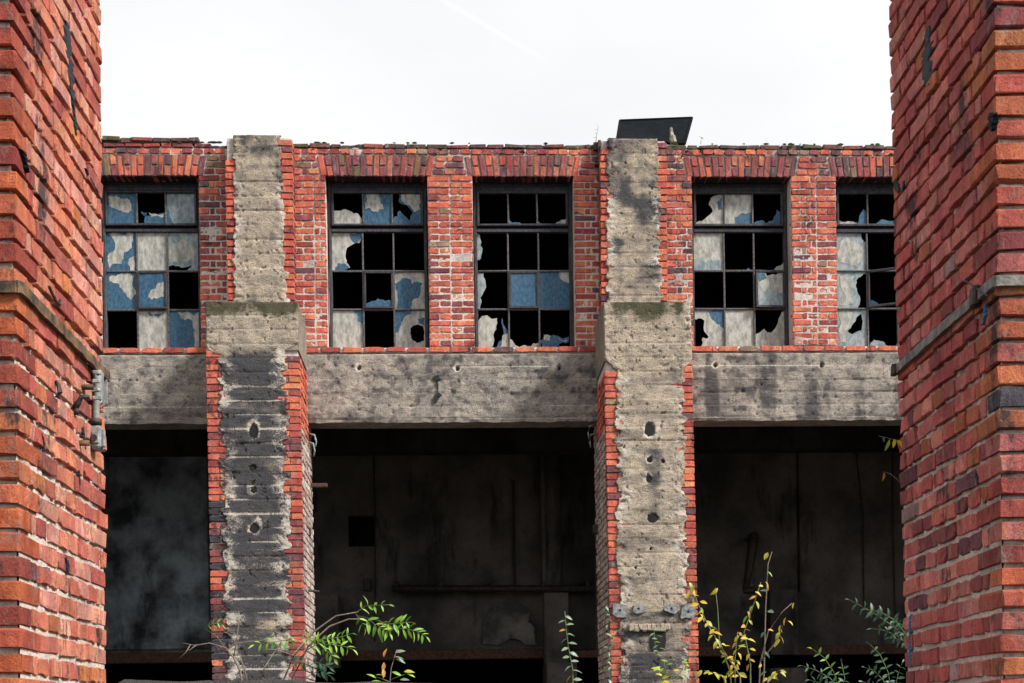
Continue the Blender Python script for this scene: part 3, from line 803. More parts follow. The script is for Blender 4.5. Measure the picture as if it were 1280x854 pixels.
# --- pilasters
def pilaster(pxl, pxr, pyr, ledge_py, capbot, qL0, qR0, cw_l, cw_r, up, dirt, seed, lean_k):
    """lower pilaster with concrete face between toothed brick edges"""
    xl, xr = XW(pxl, pyr, YPL), XW(pxr, pyr, YPL); zr = ZW(pxl, pyr, YPL)
    zl = ZW((pxl+pxr)/2, ledge_py, YPL); pit = PITCH*.98
    def XL(z): return xl-lean_k*(z-zr)
    def XR(z): return xr-lean_k*(z-zr)
    root = MB()
    V = []
    for z in (0, zl-.01):
        V += [(XL(z)+.02, YPL+.025, z), (XR(z)-.02, YPL+.025, z), (XR(z)-.02, YPL+1.32, z), (XL(z)+.02, YPL+1.32, z)]
    V = [V[i] for i in (0, 1, 2, 3, 4, 5, 6, 7)]; root.add(V, BOXF)
    po = root.build('pilaster', M_MORTAR_F, BLD)
    zcap = ZW(pxl, capbot, YPL)
    zA = .0; rp = lambda z: sstep(zcap+.03, zcap-.09, z)
    concrete_panel('concrete_face', lambda z: XL(z)+cw_l(z)*rp(z), lambda z: XR(z)-cw_r(z)*rp(z+.05*np.sign(seed-150)), zA, zl, YPL, po, 110, int((zl-zA)/.0125), dirt, M_CONC, (.038, rp), .011, .155, seed, .010)
    m = MB(); 
    V = []
    for z in (zcap-.01, zl-.004):
        V += [(XL(z)+.001, YPL+.003, z), (XR(z)-.001, YPL+.003, z), (XR(z)-.001, YW+.03, z), (XL(z)+.001, YW+.03, z)]
    m.add(V, BOXF); cp = m.build('cap', M_CONC, po)
    at = cp.data.color_attributes.new('dirt', 'FLOAT_COLOR', 'POINT'); at.data.foreach_set('color', [v for q in range(8) for v in ((.35, 0, .45 if q > 3 else .1, 1))])
    # quoin bricks
    Q = Bricks()
    for sgn, zq in ((-1, ZW(pxl, qL0, YPL)), (1, ZW(pxr, qR0, YPL))):
        z = zq-pit/2; k = 0
        while z > 0:
            lens = [.242] if k % 2 == 0 else [.114, .08]
            x = XL(z) if sgn < 0 else XR(z); cwid = (cw_l(z) if sgn < 0 else cw_r(z)); 
            for q, l in enumerate(lens):
                cx = x+(-sgn)*(l/2)
                dk = dirt(np.array([cx]), np.array([z]), np.array([.08 if sgn < 0 else .92]), np.array([.5]))[0][0]
                col = tint(PAL_F if R.random() < .85 else PAL_D)
                if seed < 150 and sgn < 0 and z < ZW(260, 630, YPL) and R.random() < .7: col = tint([((.05, .045, .055), 3), ((.12, .05, .05), 2)])
                elif seed < 150 and z < ZW(260, 630, YPL) and R.random() < .4: col = tint(PAL_D)
                Q.add(frame(Vector((cx, YPL+R.gauss(0, .003), z)), (1, 0, 0), (0, -1, 0), .01), l, pit-R.uniform(.011, .017), .116, col, .005, .003, q == 0)
                x += (-sgn)*(l+G)
            z -= pit; k += 1
    Q.build('quoin_brick', 'quoin_brick_rows', po, 300)
    # flank bricks: lime washed below, red near the top front
    S = Bricks()
    for sgn in (-1, 1):
        z = (ZW(pxl, qL0, YPL) if sgn < 0 else ZW(pxr, qR0, YPL))-pit/2; k = 0
        while z > 0:
            y = YPL+(.128 if k % 2 == 0 else .255)
            par = k % 2
            while y < YPL+1.30:
                l = .242 if par else .116; l = min(l, YPL+1.32-y)
                if l < .04: break
                x = XL(z) if sgn < 0 else XR(z)
                col = tint(PAL_F) if (z > wz(545)+.25*math.sin(z*7) and y < YW) else tint(PAL_W)
                S.add(frame(Vector((x+sgn*R.gauss(0, .003), y+l/2, z)), (0, 1 if sgn > 0 else -1, 0), (sgn, 0, 0), .01), l, pit-.014, .05, col, .005, .003)
                y += l+G
            z -= pit; k += 1
    S.build('flank_brick', 'flank_brick_rows', po, 0)
    # ---- upper part
    (ux0, ux1, utop, c0, c1) = up
    uxl = [XW(q, py_, YPU) for q, py_ in zip(ux0, (200, 370))]; uxr = [XW(q, py_, YPU) for q, py_ in zip(ux1, (200, 370))]
    zt, zb_ = ZW((ux0[0]+ux1[0])/2, 200, YPU), ZW((ux0[1]+ux1[1])/2, 370, YPU); ztop = ZW((ux0[0]+ux1[0])/2, utop, YPU)
    UL = lambda z: uxl[1]+(uxl[0]-uxl[1])*(z-zb_)/(zt-zb_); UR = lambda z: uxr[1]+(uxr[0]-uxr[1])*(z-zb_)/(zt-zb_)
    cl = [XW(q, py_, YPU) for q, py_ in zip(c0, (200, 370))]; cr_ = [XW(q, py_, YPU) for q, py_ in zip(c1, (200, 370))]
    CL_ = lambda z: cl[1]+(cl[0]-cl[1])*(z-zb_)/(zt-zb_); CR_ = lambda z: cr_[1]+(cr_[0]-cr_[1])*(z-zb_)/(zt-zb_)
    zs = zl-.08
    m = MB(); V = []
    for z in (zs, ztop-.02): V += [(UL(z)+.02, YPU+.03, z), (UR(z)-.02, YPU+.03, z), (UR(z)-.02, YW+.40, z), (UL(z)+.02, YW+.40, z)]
    m.add(V, BOXF); uo = m.build('upper_pilaster', M_MORTAR_F, BLD)
    concrete_panel('concrete_face', CL_, CR_, zs, ztop, YPU, uo, 64, int((ztop-zs)/.0125), lambda x, z, u, v: up_dirt(x, z, u, v, seed, ztop), M_CONC, .026, .008, .165, seed+70, .012)
    # concrete top
    m = MB(); m.box(CL_(ztop)+.01, CR_(ztop)-.01, YPU-.004, YW+.35, ztop-.06, ztop-.004, 0, .003); m.build('pilaster_top', M_CONC, uo)
    Q = Bricks(); z = ztop-.04-PITCH*.5; k = 0
    zz = z
    while zz > zs:
        for sgn in (-1, 1):
            if sgn < 0 and zz > ztop-(.30 if seed < 200 else .10): continue
            x = UL(zz) if sgn < 0 else UR(zz); l = .19 if k % 2 == 0 else .115
            top = zz > ztop-.2
            Q.add(frame(Vector((x-sgn*l/2, YPU+R.gauss(0, .003), zz)), (1, 0, 0), (0, -1, 0), .012), l, PITCH-R.uniform(.011, .016), .116, tint(PAL_F if not top or R.random() < .4 else PAL_D), .005, .003, True)
            # flank
            Q.add(frame(Vector((x+sgn*.001, YPU+.185, zz)), (0, 1 if sgn > 0 else -1, 0), (sgn, 0, 0), .008), .116, PITCH-.014, .05, tint(PAL_D), .005, .003)
        zz -= PITCH; k += 1
    Q.build('quoin_brick', 'quoin_brick_rows', uo, 300)
    return po, uo, XL, XR
def up_dirt(x, z, u, v, seed, ztop):
    e = np.minimum(u, 1-u)
    s = .22*fbm(x*3, z*2.4, seed+1)+.45*sstep(.45, .75, fbm(x*7, z*1.3, seed+2))*sstep(.1, .35, e)
    s = s+.40*sstep(.5, .72, fbm(x*2.5, z*3.2, seed+8))+.2*sstep(.5, .65, fbm(x*1.5, z*15, seed+9))+.35*sstep(.5, .7, fbm(x*6, z*1.0, seed+10))*sstep(.55, 1, v)
    lime = .85*sstep(.36, .0, e)*sstep(.05, .35, 1-v)*np.clip(fbm(x*9, z*9, seed+3, 5)*2.6-.75, 0, 1)+.2*sstep(.45, .65, fbm(x*6, z*12, seed+33, 5))
    mo = .55*sstep(ztop-.22, ztop, z)*fbm(x*6, z*2, seed+4)
    return s, lime, mo
PILH = [(317, 539, .045, 1.7, 100), (316, 585, .028, 1, 100), (316, 603, .015, 1, 100), (317, 613, .03, 1, 100), (318, 660, .05, 1, 100),
        (812, 537, .055, 1.3, 200), (812, 575, .03, 1, 200), (829, 577, .02, 1, 200), (811, 598, .028, 1.4, 200), (816, 648, .06, .8, 200), (813, 686, .012, 1, 200), (794, 710, .013, 1, 200)]
for (px, py, r, tall, sd) in PILH: HOLES.setdefault(sd, []).append((XW(px, py, YPL), ZW(px, py, YPL), r, tall))
zpl = lambda py: ZW(320, py, YPL)
def dirt_left(x, z, u, v):
    e = np.minimum(u, 1-u)
    band = sstep(zpl(425), zpl(470), z)*sstep(.05, .2, e)
    band = np.where(z < zpl(455), 1, band)
    up = sstep(zpl(415), zpl(385), z)
    s = band*(.56+1.3*(fbm(x*2.2, z*3.0, 61)-.45))+.25*fbm(x*5, z*5, 62)+.25*sstep(zpl(640), zpl(700), z)+.45*sstep(.46, .62, fbm(x*1.2, z*14, 63))*band
    s = s*(1-.8*up)+.18*fbm(x*8, z*3, 64)-.35*sstep(zpl(760), zpl(790), z)*sstep(zpl(815), zpl(800), z)
    s = s-.25*sstep(.55, .7, fbm(x*1.1+9, z*2.4, 66))
    lime = .85*sstep(.36, .0, e)*sstep(zpl(425), zpl(440), z)*np.clip(fbm(x*9, z*9, 65, 5)*2.6-.8, 0, 1)+.22*sstep(.42, .62, fbm(x*7, z*16, 68, 5))+.22*sstep(zpl(620), zpl(680), z)*sstep(.5, .7, fbm(x*3, z*12, 69))
    mo = 1.7*sstep(zpl(414), zpl(378), z)*(.15+fbm(x*6, z*1.5, 67))
    h = halo(100, x, z); return s-h*.5, lime+h*.55+lines(x, z, .155, 100)*sstep(.05, .15, e), mo
zpr = lambda py: ZW(812, py, YPL)
def dirt_right(x, z, u, v):
    e = np.minimum(u, 1-u)
    s = .08+.30*(fbm(x*2, z*3, 81)-.4)+.28*sstep(.48, .68, fbm(x*2.0, z*8, 82))*sstep(zpr(440), zpr(470), z)+.30*sstep(zpr(745), zpr(775), z)
    s = s+.4*sstep(.2, .0, np.hypot((u-.55)*1.4, (z-zpr(590))*.45)-.05)*(z < zpr(520))
    lime = .85*sstep(.36, .0, e)*sstep(zpr(440), zpr(480), z)*np.clip(fbm(x*9, z*9, 85, 5)*2.6-.75, 0, 1)+.32*sstep(.45, .7, fbm(x*4, z*9, 88))
    mo = 1.9*sstep(zpr(418), zpr(376), z)*(.15+fbm(x*4, z*1.2, 87))*sstep(.03, .15, e)
    h = halo(200, x, z); return s-h*.4, lime+h*.6, mo
cwl = lambda z: .155+0*z
cwr = lambda z: .155+0*z
PA, PAU, AXL, AXR = pilaster(260.5, 376.8, 600, 378, 437, 438, 444, cwl, cwr, ((281.5, 284.5), (365.5, 368), 169.5, (292, 291), (351, 360)), dirt_left, 100, .004)
PB, PBU, BXL, BXR = pilaster(758.5, 868.5, 600, 378, 450, 464, 440, lambda z: .115+0*z, lambda z: .11+0*z, ((750.5, 751.5), (833.5, 834.5), 173, (759, 758), (823, 827)), dirt_right, 200, .007)
for (px, py, r, tall, sd) in PILH: hole(px, py, r, YPL-.012, PA if sd == 100 else PB, tall)
# iron plates, and a recess painted as shade, low on the right-hand pilaster
for (px, py, wd, hh) in ((775, 763, .19, .15), (798, 761, .15, .09), (839, 761, .14, .10), (860, 765, .17, .17)):
    c = P(px, py, YPL-.012); m = MB(); n = 14
    pts = [(wd/2*math.copysign(abs(math.cos(2*math.pi*q/n))**.6, math.cos(2*math.pi*q/n))*R.uniform(.7, 1.25), hh/2*math.copysign(abs(math.sin(2*math.pi*q/n))**.6, math.sin(2*math.pi*q/n))*R.uniform(.7, 1.25)) for q in range(n)]
    plate(m, [pts], lambda u, v: (c.x+u, c.z+v), YPL-.036, YPL)
    m.tube([(c.x, YPL-.039, c.z), (c.x, YPL, c.z)], .013, 8, 1)
    m.build('anchor_plate', [M_PLATE, M_SHADE_BOLT], PB)
m = MB(); a = P(811, 788, YPL); b = P(833, 815, YPL); m.bevbox(a.x, b.x, YPL-.022, YPL+.01, b.z, a.z, .006, 0, .004); m = MB(); c = (a+b)/2; n = 16; plate(m, [[((b.x-a.x)/2*math.copysign(abs(math.cos(2*math.pi*q/n))**.5, math.cos(2*math.pi*q/n))*R.uniform(.8, 1.05), (a.z-b.z)/2*math.copysign(abs(math.sin(2*math.pi*q/n))**.5, math.sin(2*math.pi*q/n))*R.uniform(.8, 1.05)) for q in range(n)]], lambda u, v: (c.x+u, c.z+v), YPL-.02, YPL); m.build('recess_shade', M_SHADE_BOLT, PB)  # flat black plate: the shade inside a recess put into the colour
m = MB(); a = P(789, 781, YPL); b = P(834, 787, YPL)
for q in range(9):
    x = a.x+(b.x-a.x)*q/8; m.bevbox(x-.03, x+.03, YPL-.045, YPL, b.z-R.uniform(0, .025), a.z+R.uniform(0, .01), .008, 0, .006)
m.build('mortar_ledge', M_CONC, PB)
# steel bits on the flanks of the pilasters
for (px, py, par, s) in ((388, 552, PA, 1), (742, 541, PB, -1)):
    c = P(px, py, YPL+.95); m = MB()
    for dz, ln in ((0.02, .07), (-.08, .05)):
        m.tube([(c.x-s*.03, c.y, c.z+dz+.07), (c.x+s*ln*.7, c.y-.02, c.z+dz+.05), (c.x+s*ln, c.y-.03, c.z+dz-.03), (c.x+s*ln*.8, c.y-.03, c.z+dz-.10)], .016, 7, 0, .008)
    m.build('hook', M_PORC, par, True)
c = P(391, 607, YPL+1.1); m = MB(); m.bevbox(c.x-.02, c.x+.17, c.y-.03, c.y+.03, c.z-.022, c.z+.022, .004); m.build('steel_stub', M_RUSTD, PA)
c = P(744, 662, YPL+1.1); m = MB(); m.bevbox(c.x-.03, c.x+.07, c.y-.06, c.y+.06, c.z-.055, c.z+.055, .006); m.build('steel_stub', M_STEEL, PB)
c = P(385, 665, YPL+.8); m = MB(); m.bevbox(c.x-.04, c.x+.03, c.y-.05, c.y+.05, c.z-.05, c.z+.05, .006); m.build('steel_stub', M_STEEL, PA)
c = P(386, 738, YPL+.6); m = MB(); m.tube([(c.x-.03, c.y, c.z), (c.x+.10, c.y+.15, c.z)], .014); m.build('steel_rod', M_STEEL, PA)
# steel bracket stubs on the parapet
for (px0, px1, py0, py1) in ((283, 297, 176, 201), (742, 757, 177, 206)):
    a = P(px0, py0, YW-.06); b = P(px1, py1, YW-.06); m = MB()
    m.bevbox(a.x, b.x-.02, YW-.05, YW+.28, a.z-.09, a.z, .005, 0); m.bevbox(a.x+.05, a.x+.085, YW-.085, YW-.02, b.z, a.z+.01, .004, 1)
    m.bevbox(b.x-.04, b.x-.01, YW-.05, YW+.2, b.z+.02, a.z-.01, .004, 0)
    m.bevbox(a.x+.01, b.x, YW-.07, YW+.1, b.z, b.z+.02, .003, 1)
    m.build('steel_bracket', [M_STEEL, M_RUSTD], BLD)

# ================================================================ WINDOWS
FULL = [(0, 0), (1, 0), (1, 1), (0, 1)]
B_, C_, W_ = 0, 1, 2      # blue, cream, pale
# each pane: list of (material, outline, holes, [ (patch material, outline) ... ])
PANES = {
 0: {(0, 0): [(B_, FULL, [], [(C_, [(.02, .10), (.3, .04), (.45, .16), (.8, .3), (.86, .55), (.55, .62), (.3, .5), (.05, .42)])])],
     (0, 1): [(B_, [(.12, .58), (.26, .98), (.3, 1), (1, 1), (1, .62), (.6, .58), (.35, .62), (.3, .74)], [], [(C_, [(.4, .62), (1, .63), (.98, .75), (.75, .72), (.5, .78)])])],
     (0, 2): [(W_, FULL, [], [(B_, [(0, .5), (.1, .7), (.2, 1), (0, 1)])])],
     (1, 0): [(B_, FULL, [], [(C_, [(.1, .05), (.92, .02), (.85, .4), (.6, .5), (.5, .82), (.1, .95), (.04, .6), (.3, .4)]), (C_, [(.75, .7), (.95, .6), (.95, 1), (.8, 1)])])],
     (1, 1): [(C_, FULL, [], [])],
     (1, 2): [(W_, [(0, 0), (1, 0), (1, 1), (.55, 1), (.75, .92), (.78, .82), (.35, .88), (0, .88)], [], [(C_, [(.1, .25), (.5, .15), (.95, .4), (.95, .75), (.5, .78), (.05, .8)])])],
     (2, 0): [(B_, FULL, [], [(C_, [(.1, .12), (.5, .02), (.95, .1), (.98, .6), (.8, .75), (.55, .5), (.4, .3), (.1, .25)])])],
     (2, 1): [(B_, FULL, [], [(C_, [(.35, .7), (.75, .3), (.98, .25), (.97, .7), (.5, .8)])])],
     (2, 2): [], (3, 0): [],
     (3, 1): [(C_, FULL, [], [(B_, [(.3, .02), (.9, .05), (.7, .14), (.45, .12)])])],
     (3, 2): [(B_, FULL, [], [(C_, [(.2, .03), (1, .02), (1, .9), (.8, .95), (.85, .5), (.75, .25), (.4, .2)])])]},
 1: {(0, 0): [(C_, [(0, .55), (.4, .5), (.85, .65), (.97, .8), (.97, 1), (0, 1)], [], [])],
     (0, 1): [(B_, FULL, [], [(C_, [(.08, .0), (.55, 0), (.6, .3), (.72, .5), (.5, .6), (.2, .45), (.05, .5)])])],
     (0, 2): [(B_, [(.22, 0), (1, 0), (1, 1), (0, 1), (0, .8), (.15, .75), (.25, .55), (.45, .75), (.6, .88), (.7, .65), (.5, .35), (.25, .3)], [], [(C_, [(.3, .02), (.98, .02), (.98, .5), (.75, .6), (.62, .4), (.3, .24)])])],
     (1, 0): [(C_, [(0, 0), (1, 0), (1, .12), (.7, .3), (.45, .6), (.48, .8), (.6, .92), (.4, 1), (0, 1)], [], [(B_, [(.6, .02), (1, .02), (1, .12), (.75, .26)]), (B_, [(.1, .98), (.4, .8), (.55, .93), (.4, 1)])])],
     (1, 1): [], (1, 2): [], (2, 0): [],
     (2, 1): [(B_, [(0, .97), (.2, .84), (.6, .79), (1, .82), (1, 1), (0, 1)], [], [])],
     (2, 2): [(C_, FULL, [], [(B_, [(.0, .3), (.15, .25), (.25, .17), (.55, .22), (.6, .32), (.92, .3), (.85, .62), (.6, .75), (.5, .98), (.05, .98)])])],
     (3, 0): [(C_, FULL, [], [(B_, [(.7, 0), (1, 0), (1, .35), (.82, .1)])])], (3, 1): [],
     (3, 2): [(C_, FULL, [[(.5, .48), (.75, .36), (.93, .42), (.96, .8), (.7, .86), (.52, .72)]], [(B_, [(0, 0), (.55, 0), (.32, .15), (.2, .3), (.1, .55), (0, .6)]), (B_, [(.75, .22), (.97, .18), (.97, .4), (.8, .34)])])]},
 2: {(0, 0): [], (0, 1): [(B_, [(0, .82), (.4, .94), (.42, 1), (0, 1)], [], [])],
     (0, 2): [(C_, [(.62, 1), (.7, .92), (1, .82), (1, 1)], [], []), (B_, [(0, .9), (.14, 1), (0, 1)], [], [])],
     (1, 0): [(W_, [(0, 0), (.1, .05), (.12, .35), (.18, .42), (.12, .68), (0, .72)], [], [])], (1, 1): [], (1, 2): [],
     (2, 0): [(W_, [(0, 0), (.2, .03), (.27, .3), (.16, .6), (.08, .7), (.06, 1), (0, 1)], [], [])],
     (2, 1): [(B_, FULL, [], [])],
     (2, 2): [(B_, FULL, [], [(C_, [(.68, 0), (1, 0), (1, .3), (.8, .24)])])],
     (3, 0): [(C_, [(0, .27), (.64, .2), (.6, .5), (.48, .95), (.4, 1), (0, 1)], [], []), (B_, [(.8, .2), (1, .55), (1, 1), (.6, 1), (.75, .8), (.86, .6)], [], [(C_, [(.8, .75), (1, .62), (1, 1), (.7, 1)])])],
     (3, 1): [(C_, [(0, .76), (.1, .82), (.2, .93), (.6, .95), (.8, .88), (1, .85), (1, 1), (0, 1)], [], [])],
     (3, 2): [(B_, [(.12, .63), (.6, .68), (.97, .70), (.95, .84), (.7, .87), (.55, 1), (.03, 1)], [], [(C_, [(.14, .66), (.35, .68), (.3, .8), (.12, .78)]), (C_, [(.6, .75), (.9, .78), (.8, .84)])])]},
 3: {(0, 0): [(C_, [(.55, .12), (1, 0), (1, 1), (0, 1), (0, .95), (.4, .75), (.62, .55), (.48, .35)], [], [(B_, [(.78, .3), (.98, .1), (.98, .52), (.84, .52)])])],
     (0, 1): [(C_, FULL, [], [(B_, [(.35, .75), (.6, .62), (1, .56), (1, 1), (.35, 1)])])],
     (0, 2): [(B_, [(.02, .94), (.3, .85), (.5, .95), (.72, .85), (.85, .5), (1, .6), (1, 1), (0, 1)], [], [])],
     (1, 0): [(C_, FULL, [], [(W_, [(0, .7), (.4, .8), (1, .78), (1, 1), (0, 1)])])],
     (1, 1): [(B_, [(.7, 1), (.85, .94), (.98, 1)], [], [])], (1, 2): [(C_, [(.68, 1), (.75, .9), (1, .8), (1, 1)], [], [])],
     (2, 0): [], (2, 1): [],
     (2, 2): [(C_, [(0, 0), (.3, 0), (.38, .1), (.75, .06), (1, 0), (1, 1), (0, 1)], [], [(W_, [(.05, .7), (1, .6), (1, 1), (0, 1)]), (B_, [(.0, .0), (.3, .02), (.35, .2), (.05, .3)])])],
     (3, 0): [(C_, [(0, 0), (1, 0), (1, 1), (.2, .98), (.25, .75), (.47, .7), (.34, .28), (0, .24)], [], [(B_, [(.45, .02), (1, 0), (1, .5), (.7, .3)])])],
     (3, 1): [(C_, FULL, [], [])],
     (3, 2): [(C_, [(.92, .05), (1, .05), (1, 1), (0, 1), (0, .65), (.3, .5), (.55, .6), (.8, .3)], [], [])]},
 4: {(0, 0): [(B_, [(0, .85), (.25, .9), (.7, .95), (.8, .62), (.88, .5), (1, .58), (1, 1), (0, 1)], [], [(C_, [(.05, .92), (.6, .97), (.6, 1), (.05, 1)])])],
     (0, 1): [(B_, [(.3, .97), (.45, .85), (1, .85), (1, 1), (.3, 1)], [], [])], (0, 2): [],
     (1, 0): [(W_, [(0, 0), (.85, 0), (.88, .15), (1, .25), (1, 1), (0, 1)], [], [(C_, [(.1, .3), (.4, .12), (.8, .3), (.9, .7), (.5, .9), (.1, .8)])])], (1, 1): [], (1, 2): [],
     (2, 0): [(W_, [(0, 0), (1, 0), (1, .05), (.75, .15), (.65, .35), (.72, .6), (.78, .85), (.7, 1), (0, 1)], [], [(C_, [(.1, .1), (.6, .1), (.5, .5), (.55, .9), (.1, .9)])])],
     (2, 1): [(B_, [(0, .82), (.3, .95), (.3, 1), (0, 1)], [], [])], (2, 2): [],
     (3, 0): [(W_, FULL, [[(.35, .58), (.55, .36), (.82, .1), (.87, .3), (.82, .55), (.5, .66)]], [(C_, [(.05, .05), (.5, .04), (.5, .35), (.3, .55), (.3, .9), (.05, .9)])])],
     (3, 1): [(W_, [(.05, .92), (.2, .8), (.5, .85), (.65, .97), (1, .9), (1, 1), (.05, 1)], [], [])], (3, 2): []}}
CASE = {0: (2, 1), 1: (2, 1), 2: (2, 1), 3: (2, 2), 4: (2, 1)}
prnd = random.Random(5)
for wi, (xa, xb) in enumerate(WIN):
    za, zb = ZSILL1+.003, ZARB+.01
    zt = ZW(0 and 0 or 640, 234, YFR)
    tw = .038
    fr = MB()
    f = lambda *a, **k: fr.bevbox(*a, c=.005, j=.002, **k)
    xl, xr = xa+.012, xb-.012
    # outer frame
    f(xl, xl+tw, YFR-.03, YFR+.05, za, zb+.05); f(xr-tw, xr, YFR-.03, YFR+.05, za, zb+.05)
    f(xl+tw, xr-tw, YFR-.026, YFR+.05, zt-.06, zt-.015); f(xl+tw, xr-tw, YFR-.005, YFR+.05, zt-.015, zt+.02); f(xl+tw, xr-tw, YFR-.026, YFR+.05, za, za+.035)
    f(xl+tw, xr-tw, YFR+.0, YFR+.05, zt+.02, zb+.05)
    zr1 = ZW(640, 284, YFR); zr2 = ZW(640, 291.5, YFR)
    f(xl+tw, xr-tw, YFR-.035, YFR+.03, zr2, zr2+.034); f(xl+tw, xr-tw, YFR+.0, YFR+.03, zr2+.034, zr1-.004)
    WF = fr.build('window', M_FRAME, BLD)
    top = MB()   # top hung sash
    tx0, tx1, tz0, tz1 = xl+tw+.004, xr-tw-.004, zr1, zt-.064
    sw = .026
    top.bevbox(tx0, tx0+sw, YFR-.05, YFR+.0, tz0, tz1, .004, 0, .001); top.bevbox(tx1-sw, tx1, YFR-.05, YFR+.0, tz0, tz1, .004, 0, .001)
    top.bevbox(tx0+sw, tx1-sw, YFR-.052, YFR+.0, tz1-sw, tz1, .004, 0, .001); top.bevbox(tx0+sw, tx1-sw, YFR-.052, YFR+.0, tz0, tz0+sw, .004, 0, .001)
    top.build('top_sash', M_FRAME, WF)
    def bar(x0, x1, z0, z1, y=0.0):
        m = MB(); m.bevbox(x0, x1, YFR-.022+y, YFR+.012+y, z0, z1, .004, 0, .0015); return m.build('glazing_bar', M_BAR, WF)
    bw = .021
    gx0, gx1 = tx0+sw, tx1-sw
    colT = [gx0+(gx1-gx0)*q/3 for q in range(4)]
    for q in (1, 2): bar(colT[q]-bw/2, colT[q]+bw/2, tz0+sw, tz1-sw, -.015)
    hx0, hx1 = xl+tw, xr-tw; hz0, hz1 = za+.035, zr2
    colB = [hx0+(hx1-hx0)*q/3 for q in range(4)]; rowB = [hz1+(hz0-hz1)*q/3 for q in range(4)]
    for q in (1, 2): bar(colB[q]-bw/2, colB[q]+bw/2, hz0, hz1)
    for q in (1, 2):
        for c_ in range(3): bar(colB[c_]+(bw/2 if c_ else 0), colB[c_+1]-(bw/2 if c_ < 2 else 0), rowB[q]-bw/2, rowB[q]+bw/2, .001)
    for r_ in range(4):
        for c_ in range(3):
            if r_ == 0: px0, px1, pz1, pz0, yy = colT[c_]+(bw/2 if c_ else 0), colT[c_+1]-(bw/2 if c_ < 2 else 0), tz1-sw, tz0+sw, YFR-.018
            else: px0, px1, pz1, pz0, yy = colB[c_]+(bw/2 if c_ else 0), colB[c_+1]-(bw/2 if c_ < 2 else 0), rowB[r_-1]-(bw/2 if r_ > 1 else 0), rowB[r_]+(bw/2 if r_ < 3 else 0), YFR-.002
            case = CASE[wi] == (r_, c_)
            Mx = None
            if case:   # small opening casement standing slightly ajar
                m = MB(); e = .028; y0 = YFR-.045
                for (q0, q1, s0, s1) in ((px0-.006, px1+.006, pz1-e+.006, pz1+.006), (px0-.006, px1+.006, pz0-.006, pz0+e-.006), (px0-.006, px0+e-.006, pz0+e-.006, pz1-e+.006), (px1-e+.006, px1+.006, pz0+e-.006, pz1-e+.006)):
                    m.bevbox(q0, q1, y0, y0+.03, s0, s1, .004, 0, .001)
                ob = m.build('casement', M_FRAME, WF)
                if wi in (3, 4, 0):
                    ang = {3: -.10, 4: .42, 0: .05}[wi]; piv = Vector((px0 if wi != 3 else px1, y0+.03, pz0))
                    Mx = Matrix.Translation(piv) @ Matrix.Rotation(-ang, 4, 'Z') @ Matrix.Translation(-piv)
                    ob.data.transform(Mx)
                px0 += e-.008; px1 -= e-.008; pz1 -= e-.008; pz0 += e-.008; yy = y0+.012
            fn = lambda u, v, a=px0, b=px1, c=pz1, d=pz0: (a+(b-a)*u, c+(d-c)*v)
            for (mat, outline, holes, patches) in PANES[wi].get((r_, c_), []):
                m = MB(); ol = outline if outline is FULL else smooth_poly(outline, .2, prnd)
                tilt = prnd.uniform(-.003, .003)
                plate(m, [ol]+[smooth_poly(h, .14, prnd) for h in holes], fn, yy, yy+.004, mat)
                for (pm, po_) in patches: plate(m, [smooth_poly(po_, .22, prnd, 3)], fn, yy-.0025, yy-.0005, pm)
                pane = m.build('pane', [M_BLUE, M_CREAM, M_PALE], WF)
                if Mx is not None: pane.data.transform(Mx)

# ================================================================ ROOMS BEHIND
def flat(name, x0, x1, y0, y1, z0, z1, mat, parent, kind=None):
    m = MB(); m.box(x0, x1, y0, y1, z0, z1); o = m.build(name, mat, parent)
    if kind: o['kind'] = kind
    return o
ZF = ZBB+.86     # upper floor slab
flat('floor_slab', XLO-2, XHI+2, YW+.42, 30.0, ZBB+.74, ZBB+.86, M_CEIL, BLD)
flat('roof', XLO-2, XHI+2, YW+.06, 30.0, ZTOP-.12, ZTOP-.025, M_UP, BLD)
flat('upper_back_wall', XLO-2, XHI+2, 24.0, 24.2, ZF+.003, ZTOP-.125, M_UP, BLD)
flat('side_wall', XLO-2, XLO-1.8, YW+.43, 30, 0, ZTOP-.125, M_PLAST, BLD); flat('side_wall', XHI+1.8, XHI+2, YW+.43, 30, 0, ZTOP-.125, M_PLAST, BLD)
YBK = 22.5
flat('hall_floor', XLO-1.8, XHI+1.8, YW-.2, 27.5, -.3, .03, M_UP, BLD)  # unseen floor, added near-black to cut light bounced into the hall
zk = ZW(570, 812, YBK)
bw_ = MB(); 
hx = (P(435, 645, YBK), P(470, 683, YBK))
# back wall round a square duct opening
x0, x1 = XLO-1.8, XHI+1.8; zt_ = ZBB+.735
bw_.box(x0, hx[0].x, YBK, YBK+.3, zk, zt_); bw_.box(hx[1].x, x1, YBK, YBK+.3, zk, zt_)
bw_.box(hx[0].x, hx[1].x, YBK, YBK+.3, hx[0].z, zt_); bw_.box(hx[0].x, hx[1].x, YBK, YBK+.3, zk, hx[1].z)
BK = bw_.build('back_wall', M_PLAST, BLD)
flat('duct_back', hx[0].x-.1, hx[1].x+.1, YBK+.5, YBK+.55, hx[1].z-.1, hx[0].z+.1, M_SHADE_BOLT, BK)  # flat black plate: darkness of the duct opening put into the colour
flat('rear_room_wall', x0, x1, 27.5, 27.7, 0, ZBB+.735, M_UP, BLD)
m = MB(); a = P(380, 812, YBK-.05); b = P(680, 823, YBK-.05); m.bevbox(x0, x1, YBK-.03, YBK+.25, b.z, zk-.003, .01); m.build('rusty_lintel', M_RUSTD, BK)
